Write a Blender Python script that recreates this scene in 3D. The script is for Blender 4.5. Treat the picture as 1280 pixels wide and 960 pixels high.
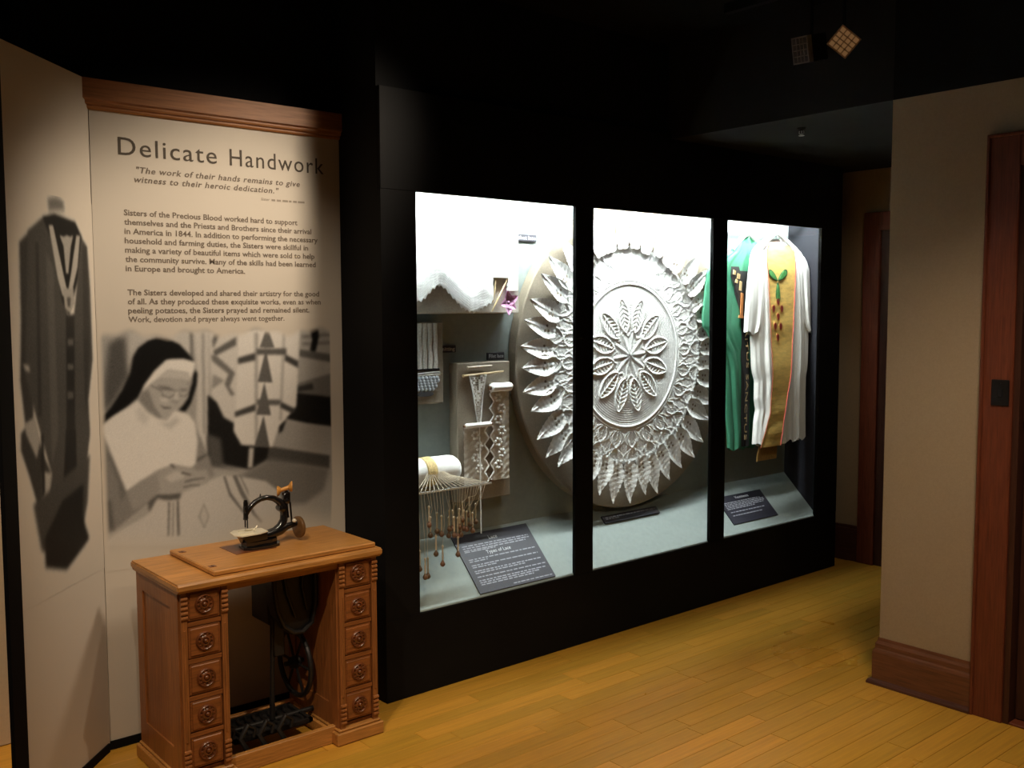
import bpy, math, random
import numpy as np
from mathutils import Matrix, Vector

random.seed(7)
rng = np.random.default_rng(7)
scene = bpy.context.scene
for o in list(bpy.data.objects):
    bpy.data.objects.remove(o, do_unlink=True)
COL = scene.collection

# ------------------------------------------------------------------ camera
# World: X runs along the display case front, Y into it, Z up (metres).
CAM_H = 1.70
FPX = 1224.63
yaw, pitch, roll = math.radians(40.175), math.radians(4.32), math.radians(-0.203)
fwd = Vector((math.sin(yaw) * math.cos(pitch), math.cos(yaw) * math.cos(pitch), -math.sin(pitch)))
rgt = Vector((math.cos(yaw), -math.sin(yaw), 0))
upv = rgt.cross(fwd)
r2 = rgt * math.cos(roll) + upv * math.sin(roll)
u2 = upv * math.cos(roll) - rgt * math.sin(roll)
cd = bpy.data.cameras.new('camera')
cd.sensor_width = 36.0
cd.lens = 36.0 * FPX / 1280.0
cd.clip_start = 0.05
cam = bpy.data.objects.new('camera', cd)
COL.objects.link(cam)
cam.matrix_world = Matrix(((r2.x, u2.x, -fwd.x, 0), (r2.y, u2.y, -fwd.y, 0),
                           (r2.z, u2.z, -fwd.z, CAM_H), (0, 0, 0, 1)))
scene.camera = cam

# ------------------------------------------------------------------ world, exposure
scene.view_settings.view_transform = 'Standard'
scene.view_settings.look = 'None'
scene.view_settings.gamma = 1.0
scene.view_settings.use_curve_mapping = False
scene.view_settings.exposure = 0.0
w = bpy.data.worlds.new('gallery_ambient')
scene.world = w
w.use_nodes = True
bg = w.node_tree.nodes['Background']
bg.inputs[0].default_value = (1.0, 0.86, 0.68, 1)
bg.inputs[1].default_value = 0.026


def spot(name, loc, target, watt, angle, blend, col, size=0.03):
    l = bpy.data.lights.new(name, 'SPOT')
    l.energy = watt
    l.spot_size = math.radians(angle)
    l.spot_blend = blend
    l.color = col
    l.shadow_soft_size = size
    o = bpy.data.objects.new(name, l)
    COL.objects.link(o)
    o.location = loc
    d = Vector(target) - Vector(loc)
    o.rotation_euler = d.to_track_quat('-Z', 'Y').to_euler()
    return o


WARM = (1.0, 0.79, 0.55)
# halogen track heads above the frame, washing the text panel, the cabinet and the floor
spot('track_light_panel_right', (2.58, 2.80, 3.02), (1.52, 3.83, 1.80), 165, 52, 0.9, (1.0, 0.83, 0.63), 0.17)
spot('track_light_panel_left', (0.95, 2.55, 3.02), (1.68, 3.75, 1.30), 58, 58, 0.9, (1.0, 0.83, 0.63), 0.03)
spot('track_light_cabinet', (0.35, 1.9, 3.0), (1.50, 3.3, 0.5), 130, 42, 1.0, WARM, 0.03)
spot('track_light_floor_near', (2.0, 1.7, 3.0), (2.15, 2.55, 0.0), 135, 72, 1.0, WARM, 0.04)
spot('track_light_floor_far', (2.9, 1.2, 3.0), (3.60, 1.95, 0.0), 140, 79, 1.0, WARM, 0.22)
spot('added_spot_side_wall', (0.25, 3.3, 2.9), (0.75, 4.15, 0.9), 150, 60, 0.9, WARM, 0.04)  # added unseen spot, brightens the cream wall strip beside the wing
spot('added_spot_vestments', (4.45, 2.55, 2.58), (5.28, 3.58, 1.30), 17, 46, 0.9, (1.0, 0.87, 0.70), 0.04)  # added under the soffit to brighten the robes, has no fixture
spot('added_spot_passage', (5.3, 2.9, 2.58), (5.5, 2.9, 0.0), 7, 150, 1.0, WARM, 0.05)  # weak added fill for the far passage wall, no real lamp there

# ------------------------------------------------------------------ materials
def _coords(nt, stretch, space='Object'):
    tc = nt.nodes.new('ShaderNodeTexCoord')
    mp = nt.nodes.new('ShaderNodeMapping')
    mp.inputs['Scale'].default_value = stretch
    nt.links.new(tc.outputs[space], mp.inputs['Vector'])
    return mp.outputs['Vector']


MATS = {}


def mat(name, col, rough=0.6, metal=0.0, spec=0.5, noise=None, bump=None, emit=None, vary=0.0,
        dark=None, coat=0.0, sheen=0.0):
    """noise=(scale, amount, stretch)  bump=(scale, strength, stretch)  vary = per object value shift"""
    m = bpy.data.materials.new(name)
    m.use_nodes = True
    nt = m.node_tree
    b = nt.nodes['Principled BSDF']
    b.inputs['Roughness'].default_value = rough
    b.inputs['Metallic'].default_value = metal
    b.inputs['Specular IOR Level'].default_value = spec
    b.inputs['Coat Weight'].default_value = coat
    if sheen:
        b.inputs['Sheen Weight'].default_value = sheen
    c4 = (*col, 1)
    b.inputs['Base Color'].default_value = c4
    src = None
    if noise:
        sc, am, st = noise
        n = nt.nodes.new('ShaderNodeTexNoise')
        n.inputs['Scale'].default_value = sc
        n.inputs['Detail'].default_value = 6
        n.inputs['Roughness'].default_value = 0.62
        nt.links.new(_coords(nt, st), n.inputs['Vector'])
        ramp = nt.nodes.new('ShaderNodeValToRGB')
        d = dark if dark else tuple(v * (1 - am) for v in col)
        lgt = tuple(min(1, v * (1 + am)) for v in col)
        ramp.color_ramp.elements[0].position = 0.30
        ramp.color_ramp.elements[1].position = 0.70
        ramp.color_ramp.elements[0].color = (*d, 1)
        ramp.color_ramp.elements[1].color = (*lgt, 1)
        nt.links.new(n.outputs['Fac'], ramp.inputs['Fac'])
        src = ramp.outputs['Color']
    if vary:
        oi = nt.nodes.new('ShaderNodeObjectInfo')
        hs = nt.nodes.new('ShaderNodeHueSaturation')
        mr = nt.nodes.new('ShaderNodeMapRange')
        mr.inputs['To Min'].default_value = 1 - vary
        mr.inputs['To Max'].default_value = 1 + vary
        nt.links.new(oi.outputs['Random'], mr.inputs['Value'])
        nt.links.new(mr.outputs['Result'], hs.inputs['Value'])
        mr2 = nt.nodes.new('ShaderNodeMapRange')
        mr2.inputs['To Min'].default_value = 0.5 + vary * 0.035
        mr2.inputs['To Max'].default_value = 0.5 - vary * 0.035
        nt.links.new(oi.outputs['Random'], mr2.inputs['Value'])
        nt.links.new(mr2.outputs['Result'], hs.inputs['Hue'])
        if src is None:
            hs.inputs['Color'].default_value = c4
        else:
            nt.links.new(src, hs.inputs['Color'])
        src = hs.outputs['Color']
    if src is not None:
        nt.links.new(src, b.inputs['Base Color'])
    if bump:
        sc, s, st = bump
        n = nt.nodes.new('ShaderNodeTexNoise')
        n.inputs['Scale'].default_value = sc
        n.inputs['Detail'].default_value = 4
        nt.links.new(_coords(nt, st), n.inputs['Vector'])
        bp = nt.nodes.new('ShaderNodeBump')
        bp.inputs['Strength'].default_value = s
        bp.inputs['Distance'].default_value = 0.002
        nt.links.new(n.outputs['Fac'], bp.inputs['Height'])
        nt.links.new(bp.outputs['Normal'], b.inputs['Normal'])
    if emit:
        b.inputs['Emission Color'].default_value = (*emit[0], 1)
        b.inputs['Emission Strength'].default_value = emit[1]
    MATS[name] = m
    return m


def print_mat(name):
    """printed photograph: colour comes from the sheet's own ink, stored per vertex"""
    m = bpy.data.materials.new(name)
    m.use_nodes = True
    nt = m.node_tree
    b = nt.nodes['Principled BSDF']
    b.inputs['Roughness'].default_value = 0.55
    b.inputs['Specular IOR Level'].default_value = 0.25
    a = nt.nodes.new('ShaderNodeAttribute')
    a.attribute_name = 'ink'
    nt.links.new(a.outputs['Color'], b.inputs['Base Color'])
    MATS[name] = m


def glass_mat(name, tint=(1, 1, 1), ior=1.45, gloss_rough=0.0):
    m = bpy.data.materials.new(name)
    m.use_nodes = True
    nt = m.node_tree
    for n in list(nt.nodes):
        if n.type == 'BSDF_PRINCIPLED':
            nt.nodes.remove(n)
    out = [n for n in nt.nodes if n.type == 'OUTPUT_MATERIAL'][0]
    tr = nt.nodes.new('ShaderNodeBsdfTransparent')
    tr.inputs['Color'].default_value = (*tint, 1)
    gl = nt.nodes.new('ShaderNodeBsdfGlossy')
    gl.inputs['Roughness'].default_value = gloss_rough
    lw = nt.nodes.new('ShaderNodeLayerWeight')
    lw.inputs['Blend'].default_value = 0.5
    pw_ = nt.nodes.new('ShaderNodeMath')
    pw_.operation = 'POWER'
    pw_.inputs[1].default_value = 5.0
    nt.links.new(lw.outputs['Facing'], pw_.inputs[0])
    fr = nt.nodes.new('ShaderNodeMath')
    fr.operation = 'MULTIPLY_ADD'
    f0 = ((ior - 1) / (ior + 1)) ** 2
    fr.inputs[1].default_value = 1 - f0
    fr.inputs[2].default_value = f0
    nt.links.new(pw_.outputs[0], fr.inputs[0])
    mx = nt.nodes.new('ShaderNodeMixShader')
    nt.links.new(fr.outputs[0], mx.inputs[0])
    nt.links.new(tr.outputs[0], mx.inputs[1])
    nt.links.new(gl.outputs[0], mx.inputs[2])
    nt.links.new(mx.outputs[0], out.inputs['Surface'])
    MATS[name] = m


XG = (1.2, 22, 22)
ZG = (22, 22, 1.2)
YG = (22, 1.2, 22)
mat('black_paint', (0.0050, 0.0050, 0.0055), 0.7, spec=0.12, noise=(3, 0.15, (1, 1, 1)))
mat('black_wall', (0.006, 0.006, 0.0065), 0.85, spec=0.15, noise=(2, 0.2, (1, 1, 1)))
mat('black_ceiling', (0.0055, 0.0055, 0.006), 0.9, spec=0.1, noise=(2, 0.2, (1, 1, 1)))
mat('soffit_paint', (0.022, 0.021, 0.021), 0.9, spec=0.1, noise=(2, 0.2, (1, 1, 1)))
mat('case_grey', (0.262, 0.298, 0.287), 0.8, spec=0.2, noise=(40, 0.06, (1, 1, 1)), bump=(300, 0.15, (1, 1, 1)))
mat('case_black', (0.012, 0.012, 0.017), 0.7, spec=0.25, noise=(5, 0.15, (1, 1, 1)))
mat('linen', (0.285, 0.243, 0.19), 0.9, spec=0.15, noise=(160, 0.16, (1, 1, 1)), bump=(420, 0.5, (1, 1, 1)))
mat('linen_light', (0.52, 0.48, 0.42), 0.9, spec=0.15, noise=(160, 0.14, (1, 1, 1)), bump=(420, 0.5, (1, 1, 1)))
mat('white_lace', (0.86, 0.85, 0.83), 0.95, spec=0.0, noise=(90, 0.10, (1, 1, 1)), bump=(260, 0.8, (1, 1, 1)))
mat('white_cotton', (0.90, 0.90, 0.89), 0.9, spec=0.05, noise=(60, 0.05, (1, 1, 1)), bump=(300, 0.5, (1, 1, 1)))
mat('net_lace', (0.66, 0.62, 0.55), 0.85, spec=0.2, noise=(120, 0.14, (1, 1, 1)), bump=(300, 0.8, (1, 1, 1)))
mat('knit_wool', (0.64, 0.61, 0.57), 0.9, spec=0.15, noise=(130, 0.2, (1, 1, 1)), bump=(300, 0.9, (1, 1, 1)))
mat('blue_lace', (0.44, 0.48, 0.52), 0.85, noise=(150, 0.35, (1, 1, 1)), bump=(300, 0.9, (1, 1, 1)))
mat('dark_thread', (0.03, 0.028, 0.03), 0.8, noise=(60, 0.3, (1, 1, 1)))
mat('pink_yarn', (0.66, 0.33, 0.56), 0.85, noise=(90, 0.2, (1, 1, 1)), bump=(260, 0.9, (1, 1, 1)))
mat('pale_wood', (0.62, 0.47, 0.27), 0.5, noise=(30, 0.2, XG))
mat('bone', (0.75, 0.66, 0.55), 0.45, noise=(40, 0.12, (1, 1, 1)))
mat('straw', (0.62, 0.46, 0.20), 0.7, noise=(120, 0.35, (1, 1, 1)), bump=(300, 0.8, (1, 1, 1)))
mat('thread', (0.62, 0.54, 0.42), 0.8, noise=(60, 0.15, (1, 1, 1)))
mat('bobbin_wood', (0.17, 0.085, 0.045), 0.45, noise=(60, 0.35, ZG), vary=0.35)
mat('bobbin_shank', (0.56, 0.47, 0.34), 0.5, noise=(60, 0.3, ZG), vary=0.4)
mat('sign_black', (0.028, 0.027, 0.038), 0.5, spec=0.35, noise=(20, 0.12, (1, 1, 1)))
mat('sign_ink', (0.55, 0.55, 0.58), 0.7, noise=(60, 0.08, (1, 1, 1)))
mat('sign_ink_small', (0.30, 0.30, 0.34), 0.7, noise=(60, 0.08, (1, 1, 1)))
mat('satin_white', (0.78, 0.76, 0.73), 0.55, spec=0.4, noise=(8, 0.03, (1, 1, 1)), sheen=0.2)
mat('satin_gold', (0.66, 0.44, 0.13), 0.42, spec=0.6, noise=(14, 0.28, (1, 1, 3)), bump=(30, 0.5, (1, 1, 3)))
mat('gold_fringe', (0.38, 0.22, 0.06), 0.7, noise=(90, 0.4, (3, 1, .3)), bump=(200, 0.9, (3, 1, .2)))
mat('satin_green', (0.055, 0.235, 0.135), 0.5, spec=0.5, noise=(8, 0.12, (1, 1, 1)))
mat('leaf_green', (0.05, 0.20, 0.05), 0.55, noise=(70, 0.4, (1, 1, 1)))
mat('leaf_edge', (0.015, 0.07, 0.02), 0.6, noise=(70, 0.2, (1, 1, 1)))
mat('ruby_cloth', (0.16, 0.012, 0.010), 0.45, noise=(80, 0.4, (1, 1, 1)))
mat('ruby_edge', (0.50, 0.26, 0.06), 0.5, noise=(80, 0.2, (1, 1, 1)))
mat('red_piping', (0.42, 0.07, 0.06), 0.6, noise=(60, 0.2, (1, 1, 1)))
mat('pink_lining', (0.50, 0.22, 0.15), 0.6, noise=(10, 0.2, (1, 1, 1)))
mat('orphrey_black', (0.016, 0.014, 0.014), 0.6, noise=(20, 0.2, (1, 1, 1)))
mat('orphrey_gold', (0.52, 0.36, 0.17), 0.5, noise=(40, 0.2, (1, 1, 1)))
mat('orphrey_orange', (0.50, 0.19, 0.06), 0.5, noise=(40, 0.2, (1, 1, 1)))
mat('hanger_white', (0.78, 0.77, 0.74), 0.4, noise=(10, 0.03, (1, 1, 1)))
mat('steel', (0.55, 0.55, 0.55), 0.3, metal=1.0, noise=(20, 0.1, (1, 1, 1)))
mat('plate_steel', (0.82, 0.77, 0.62), 0.38, metal=0.25, noise=(20, 0.1, (1, 1, 1)))
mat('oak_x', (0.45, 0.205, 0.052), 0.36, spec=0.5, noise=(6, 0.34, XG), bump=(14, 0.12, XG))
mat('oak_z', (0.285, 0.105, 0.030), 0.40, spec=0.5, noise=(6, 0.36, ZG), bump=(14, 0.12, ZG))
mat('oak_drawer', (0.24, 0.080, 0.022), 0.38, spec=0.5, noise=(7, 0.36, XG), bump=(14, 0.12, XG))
mat('oak_carved', (0.15, 0.045, 0.014), 0.30, spec=0.6, noise=(40, 0.35, (1, 1, 1)))
mat('iron_black', (0.012, 0.011, 0.011), 0.45, spec=0.4, noise=(30, 0.3, (1, 1, 1)), bump=(90, 0.3, (1, 1, 1)))
mat('japan_black', (0.008, 0.007, 0.007), 0.16, spec=0.6, noise=(12, 0.3, (1, 1, 1)), coat=0.4)
mat('spool_gold', (0.60, 0.28, 0.06), 0.35, spec=0.5, noise=(30, 0.2, (1, 1, 1)))
mat('wheel_brown', (0.13, 0.066, 0.024), 0.35, spec=0.5, noise=(30, 0.25, (1, 1, 1)))
mat('panel_cream', (0.62, 0.56, 0.48), 0.6, spec=0.25, noise=(1.5, 0.012, (1, 1, 1)))
mat('panel_ink', (0.085, 0.068, 0.052), 0.6, spec=0.2, noise=(20, 0.1, (1, 1, 1)))
mat('panel_ink_soft', (0.17, 0.135, 0.105), 0.6, spec=0.2, noise=(20, 0.1, (1, 1, 1)))
mat('panel_ink_faint', (0.33, 0.285, 0.23), 0.6, spec=0.2, noise=(20, 0.1, (1, 1, 1)))
mat('trim_oak', (0.33, 0.135, 0.045), 0.4, spec=0.45, noise=(5, 0.3, XG), bump=(14, 0.12, XG))
mat('tan_wall', (0.40, 0.315, 0.215), 0.9, spec=0.15, noise=(120, 0.06, (1, 1, 1)), bump=(220, 0.25, (1, 1, 1)))
mat('cream_wall', (0.62, 0.50, 0.36), 0.85, spec=0.15, noise=(60, 0.04, (1, 1, 1)))
mat('casing_wood', (0.155, 0.040, 0.018), 0.45, spec=0.4, noise=(6, 0.35, ZG), bump=(14, 0.1, ZG))
mat('door_wood', (0.060, 0.022, 0.014), 0.45, spec=0.4, noise=(6, 0.35, ZG))
mat('baseboard_wood', (0.155, 0.060, 0.028), 0.42, spec=0.45, noise=(6, 0.35, YG), bump=(14, 0.1, YG))
mat('shoe_wood', (0.085, 0.032, 0.022), 0.42, spec=0.45, noise=(6, 0.3, YG))
mat('brass', (0.60, 0.40, 0.16), 0.35, metal=1.0, noise=(20, 0.1, (1, 1, 1)))
mat('black_plate', (0.008, 0.009, 0.011), 0.4, noise=(20, 0.1, (1, 1, 1)))
mat('louver_tan', (0.50, 0.34, 0.19), 0.5, noise=(30, 0.2, (1, 1, 1)))
mat('louver_grey', (0.16, 0.14, 0.12), 0.5, noise=(30, 0.2, (1, 1, 1)))
mat('lamp_glow', (0.8, 0.6, 0.4), 0.5, noise=(30, 0.1, (1, 1, 1)), emit=((1.0, 0.55, 0.22), 0.10))
mat('lamp_glow_dim', (0.6, 0.55, 0.5), 0.5, noise=(30, 0.1, (1, 1, 1)), emit=((1.0, 0.8, 0.6), 0.045))
mat('tube_light', (0.9, 0.9, 0.9), 0.5, emit=((0.93, 1.0, 0.99), 390.0))
mat('sprinkler_metal', (0.45, 0.45, 0.45), 0.35, metal=0.6, noise=(30, 0.1, (1, 1, 1)))
glass_mat('case_glass', (0.985, 1.0, 0.995), 1.25)
glass_mat('acrylic', (0.93, 0.95, 0.95), 1.45, 0.02)
mat('acrylic_edge', (0.72, 0.74, 0.74), 0.3, noise=(30, 0.05, (1, 1, 1)))
print_mat('photo_print')


def floor_mat():
    m = mat('maple_plank', (0.56, 0.285, 0.034), 0.33, spec=0.5, noise=(2.2, 0.17, (1.0, 26, 26)),
            bump=(6, 0.05, (1, 26, 26)), vary=0.13)
    nt = m.node_tree
    b = nt.nodes['Principled BSDF']
    # worn, duller patches in the varnish
    n = nt.nodes.new('ShaderNodeTexNoise')
    n.inputs['Scale'].default_value = 1.3
    n.inputs['Detail'].default_value = 5
    g = nt.nodes.new('ShaderNodeNewGeometry')
    nt.links.new(g.outputs['Position'], n.inputs['Vector'])
    mr = nt.nodes.new('ShaderNodeMapRange')
    mr.inputs['From Min'].default_value = 0.35
    mr.inputs['From Max'].default_value = 0.7
    mr.inputs['To Min'].default_value = 0.27
    mr.inputs['To Max'].default_value = 0.48
    nt.links.new(n.outputs['Fac'], mr.inputs['Value'])
    nt.links.new(mr.outputs['Result'], b.inputs['Roughness'])


floor_mat()


# ------------------------------------------------------------------ mesh helpers
ORIGIN = {}


def reg(o, loc):
    ORIGIN[o.name] = Vector(loc)


class MB:
    def __init__(s):
        s.v, s.f = [], []

    def add(s, vs, fs):
        n = len(s.v)
        s.v += [tuple(map(float, p)) for p in vs]
        s.f += [tuple(i + n for i in f) for f in fs]
        return s

    def box(s, x0, x1, y0, y1, z0, z1, c=0.0):
        if c <= 0:
            vs = [(x, y, z) for x in (x0, x1) for y in (y0, y1) for z in (z0, z1)]
            fs = [(0, 1, 3, 2), (4, 6, 7, 5), (0, 4, 5, 1), (2, 3, 7, 6), (0, 2, 6, 4), (1, 5, 7, 3)]
            return s.add(vs, fs)
        vs, idx = [], {}
        X, Y, Z = (x0, x1), (y0, y1), (z0, z1)
        for i in (0, 1):
            for j in (0, 1):
                for k in (0, 1):
                    sx, sy, sz = (1 - 2 * i) * c, (1 - 2 * j) * c, (1 - 2 * k) * c
                    for a, p in enumerate(((X[i], Y[j] + sy, Z[k] + sz), (X[i] + sx, Y[j], Z[k] + sz),
                                           (X[i] + sx, Y[j] + sy, Z[k]))):
                        idx[i, j, k, a] = len(vs)
                        vs.append(p)
        fs = []
        g = lambda *a: idx[a]
        for i in (0, 1):
            fs.append((g(i, 0, 0, 0), g(i, 1, 0, 0), g(i, 1, 1, 0), g(i, 0, 1, 0)))
            fs.append((g(0, i, 0, 1), g(1, i, 0, 1), g(1, i, 1, 1), g(0, i, 1, 1)))
            fs.append((g(0, 0, i, 2), g(1, 0, i, 2), g(1, 1, i, 2), g(0, 1, i, 2)))
        for i in (0, 1):
            for j in (0, 1):
                fs.append((g(i, j, 0, 0), g(i, j, 1, 0), g(i, j, 1, 1), g(i, j, 0, 1)))
                fs.append((g(i, 0, j, 0), g(i, 1, j, 0), g(i, 1, j, 2), g(i, 0, j, 2)))
                fs.append((g(0, i, j, 1), g(1, i, j, 1), g(1, i, j, 2), g(0, i, j, 2)))
                for k in (0, 1):
                    fs.append((g(i, j, k, 0), g(i, j, k, 1), g(i, j, k, 2)))
        return s.add(vs, fs)

    def tube(s, path, rad, n=10, cap=True):
        path = [Vector(p) for p in path]
        if not hasattr(rad, '__len__'):
            rad = [rad] * len(path)
        t0 = (path[1] - path[0]).normalized()
        ref = Vector((0, 0, 1)) if abs(t0.z) < 0.9 else Vector((1, 0, 0))
        a = t0.cross(ref).normalized()
        vs, fs = [], []
        for i, p in enumerate(path):
            t = (path[min(i + 1, len(path) - 1)] - path[max(i - 1, 0)]).normalized()
            a = (a - t * a.dot(t)).normalized()
            b = t.cross(a)
            for k in range(n):
                an = 2 * math.pi * k / n
                vs.append(p + (a * math.cos(an) + b * math.sin(an)) * rad[i])
        for i in range(len(path) - 1):
            for k in range(n):
                k2 = (k + 1) % n
                fs.append((i * n + k, i * n + k2, (i + 1) * n + k2, (i + 1) * n + k))
        if cap:
            fs.append(tuple(range(n))[::-1])
            fs.append(tuple((len(path) - 1) * n + k for k in range(n)))
        return s.add(vs, fs)

    def lathe(s, prof, c, axis='z', n=20):
        """prof: [(r, h)] along axis from c"""
        vs, fs = [], []
        c = Vector(c)
        ax = {'x': (Vector((1, 0, 0)), Vector((0, 1, 0)), Vector((0, 0, 1))),
              'y': (Vector((0, 1, 0)), Vector((0, 0, 1)), Vector((1, 0, 0))),
              'z': (Vector((0, 0, 1)), Vector((1, 0, 0)), Vector((0, 1, 0)))}[axis]
        for r, h in prof:
            for k in range(n):
                an = 2 * math.pi * k / n
                vs.append(c + ax[0] * h + (ax[1] * math.cos(an) + ax[2] * math.sin(an)) * max(r, 1e-5))
        for i in range(len(prof) - 1):
            for k in range(n):
                k2 = (k + 1) % n
                fs.append((i * n + k, i * n + k2, (i + 1) * n + k2, (i + 1) * n + k))
        fs.append(tuple(range(n))[::-1])
        fs.append(tuple((len(prof) - 1) * n + k for k in range(n)))
        return s.add(vs, fs)

    def prism(s, poly, axis, a, b):
        """poly 2D; axis 'x': (y,z), 'y': (x,z), 'z': (x,y)"""
        n = len(poly)

        def P(p, h):
            return {'x': (h, p[0], p[1]), 'y': (p[0], h, p[1]), 'z': (p[0], p[1], h)}[axis]
        vs = [P(p, a) for p in poly] + [P(p, b) for p in poly]
        fs = [tuple(range(n)), tuple(range(2 * n - 1, n - 1, -1))]
        fs += [(i, (i + 1) % n, n + (i + 1) % n, n + i) for i in range(n)]
        return s.add(vs, fs)

    def grid(s, P, closed_u=False):
        """P array [nv][nu][3]"""
        nv, nu = P.shape[:2]
        fs = []
        for i in range(nv - 1):
            for j in range(nu if closed_u else nu - 1):
                j2 = (j + 1) % nu
                fs.append((i * nu + j, i * nu + j2, (i + 1) * nu + j2, (i + 1) * nu + j))
        return s.add(P.reshape(-1, 3), fs)

    def build(s, name, m, parent=None, smooth=False, local=False, fix=True, angle=40):
        me = bpy.data.meshes.new(name)
        off = Vector((0, 0, 0))
        if parent is not None and not local:
            off = ORIGIN[parent.name]
        V = np.array(s.v) - np.array(off)
        me.from_pydata(V.tolist(), [], s.f)
        if fix:
            import bmesh
            bm = bmesh.new()
            bm.from_mesh(me)
            bmesh.ops.recalc_face_normals(bm, faces=bm.faces)
            bm.to_mesh(me)
            bm.free()
        if smooth:
            me.polygons.foreach_set('use_smooth', [True] * len(me.polygons))
            me.set_sharp_from_angle(angle=math.radians(angle))
        me.materials.append(MATS[m])
        me.update()
        o = bpy.data.objects.new(name, me)
        COL.objects.link(o)
        if parent is not None:
            o.parent = parent
        ORIGIN[o.name] = off
        return o


def thing(name, label, cat, loc, group=None):
    o = bpy.data.objects.new(name, None)
    o.empty_display_size = 0.05
    COL.objects.link(o)
    o.location = loc
    o['label'] = label
    o['category'] = cat
    if group:
        o['group'] = group
    reg(o, loc)
    return o


def tag(o, label, cat, group=None):
    o['label'] = label
    o['category'] = cat
    if group:
        o['group'] = group
    return o


def struct(o, label=None):
    o['kind'] = 'structure'
    if label:
        o['label'] = label
    return o


def B(*a, c=0.0):
    return MB().box(*a, c=c)


def text_mesh(body, size, shear=0.0, spacing=1.0, align='LEFT', extrude=0.0004, offset=0.0, res=3, width=None):
    """returns (verts Nx3 in text plane, faces); width fits the line to that length"""
    cu = bpy.data.curves.new('text', 'FONT')
    cu.body = body
    cu.size = size
    cu.shear = shear
    cu.space_character = spacing
    cu.align_x = align
    cu.resolution_u = res
    cu.extrude = extrude
    cu.offset = offset
    o = bpy.data.objects.new('text', cu)
    COL.objects.link(o)
    bpy.context.view_layer.update()
    dg = bpy.context.evaluated_depsgraph_get()
    me = bpy.data.meshes.new_from_object(o.evaluated_get(dg))
    V = np.array([v.co[:] for v in me.vertices])
    Fc = [tuple(p.vertices) for p in me.polygons]
    bpy.data.objects.remove(o, do_unlink=True)
    bpy.data.curves.remove(cu)
    bpy.data.meshes.remove(me)
    if width:
        x0, x1 = V[:, 0].min(), V[:, 0].max()
        V[:, 0] = (V[:, 0] - x0) * width / (x1 - x0)
    return V, Fc


# ------------------------------------------------------------------ the room shell
fl = B(-3, 8, -3, 4.3, -0.08, -0.004).build('floor', 'maple_plank')
struct(fl, 'narrow yellow maple strip floor')
PW = 0.0853
plank_meshes = {}


def plank(length):
    L = round(length, 2)
    if L not in plank_meshes:
        m = B(0.0008, L - 0.0008, 0.0007, PW - 0.0007, -0.02, 0.0, c=0.0007)
        o = m.build('plank', 'maple_plank', fl)
        plank_meshes[L] = o.data
        return o
    o = bpy.data.objects.new('plank', plank_meshes[L])
    COL.objects.link(o)
    o.parent = fl
    return o


LENS = [0.45, 0.6, 0.75, 0.9, 1.1]
k = 0
ytop = 3.87
npl = 0
while True:
    y0 = ytop - (k + 1) * PW
    if y0 < 1.25:
        break
    xe = 2.24 if y0 > 3.50 else 6.0
    # nearer rows show only their right-hand end, so begin where the frame begins
    x = max(0.55, 0.65 + (3.6 - y0) * 1.05) - random.random() * 0.5
    while x < xe:
        L = random.choice(LENS)
        if x + L > xe + 0.25 and xe < 3:
            L = max(0.3, round(xe - x, 2))
            if L > 1.2:
                L = 0.6
        o = plank(L)
        o.location = (x, y0, 0)
        x += L
        npl += 1
    k += 1
print('planks', npl)

struct(B(-3, 8, -3, 4.3, 3.10, 3.16).build('ceiling', 'black_ceiling'), 'matt black gallery ceiling')
struct(B(4.08, 8, 2.25, 4.3, 2.606, 3.10).build('trim_1', 'soffit_paint'),
       'lowered dark ceiling soffit over the passage by the display case')
struct(B(1.0, 8, 3.88, 4.25, 0, 3.10).build('wall_back', 'black_wall'), 'black wall behind the text panel')
struct(B(2.245, 8, 3.53, 3.88, 2.63, 3.10).build('wall_upper', 'black_wall'), 'black wall above the display case')
struct(B(-3, 1.0, 4.15, 4.25, 0, 2.35).build('wall_left', 'cream_wall'), 'warm cream wall behind the angled panel')
struct(B(-3, 1.0, 4.15, 4.25, 2.35, 3.10).build('wall_left_upper', 'black_wall'), 'black upper wall behind the angled panel')
struct(B(4.08, 4.30, 1.69, 2.25, 0, 2.606).build('wall_right', 'tan_wall'), 'tan textured wall at the right')
struct(B(4.08, 4.30, 0.70, 1.69, 2.385, 2.606).build('wall_right_lintel', 'tan_wall'), 'tan wall above the door')
struct(B(4.08, 4.30, -1.0, 2.249, 2.606, 3.10).build('trim_2', 'black_wall'), 'black upper wall over the tan wall')
struct(B(4.08, 4.30, -3.0, 0.70, 0, 2.606).build('wall_right_near', 'tan_wall'), 'tan wall on the near side of the door')
struct(B(5.98, 6.08, 1.0, 3.50, 0, 2.606).build('wall_far', 'tan_wall'), 'dim tan wall at the end of the passage')
struct(B(5.98, 6.08, 3.50, 4.15, 0, 2.606).build('wall_far_return', 'tan_wall'), 'dim tan wall beside the case end')

# baseboard wrapped round the tan wall's corner
bb = MB()
prof = [(0.0, 0.0), (-0.022, 0.0), (-0.022, 0.145), (-0.018, 0.158), (-0.013, 0.165), (-0.013, 0.185),
        (-0.006, 0.198), (-0.004, 0.212), (0.0, 0.212)]


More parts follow.
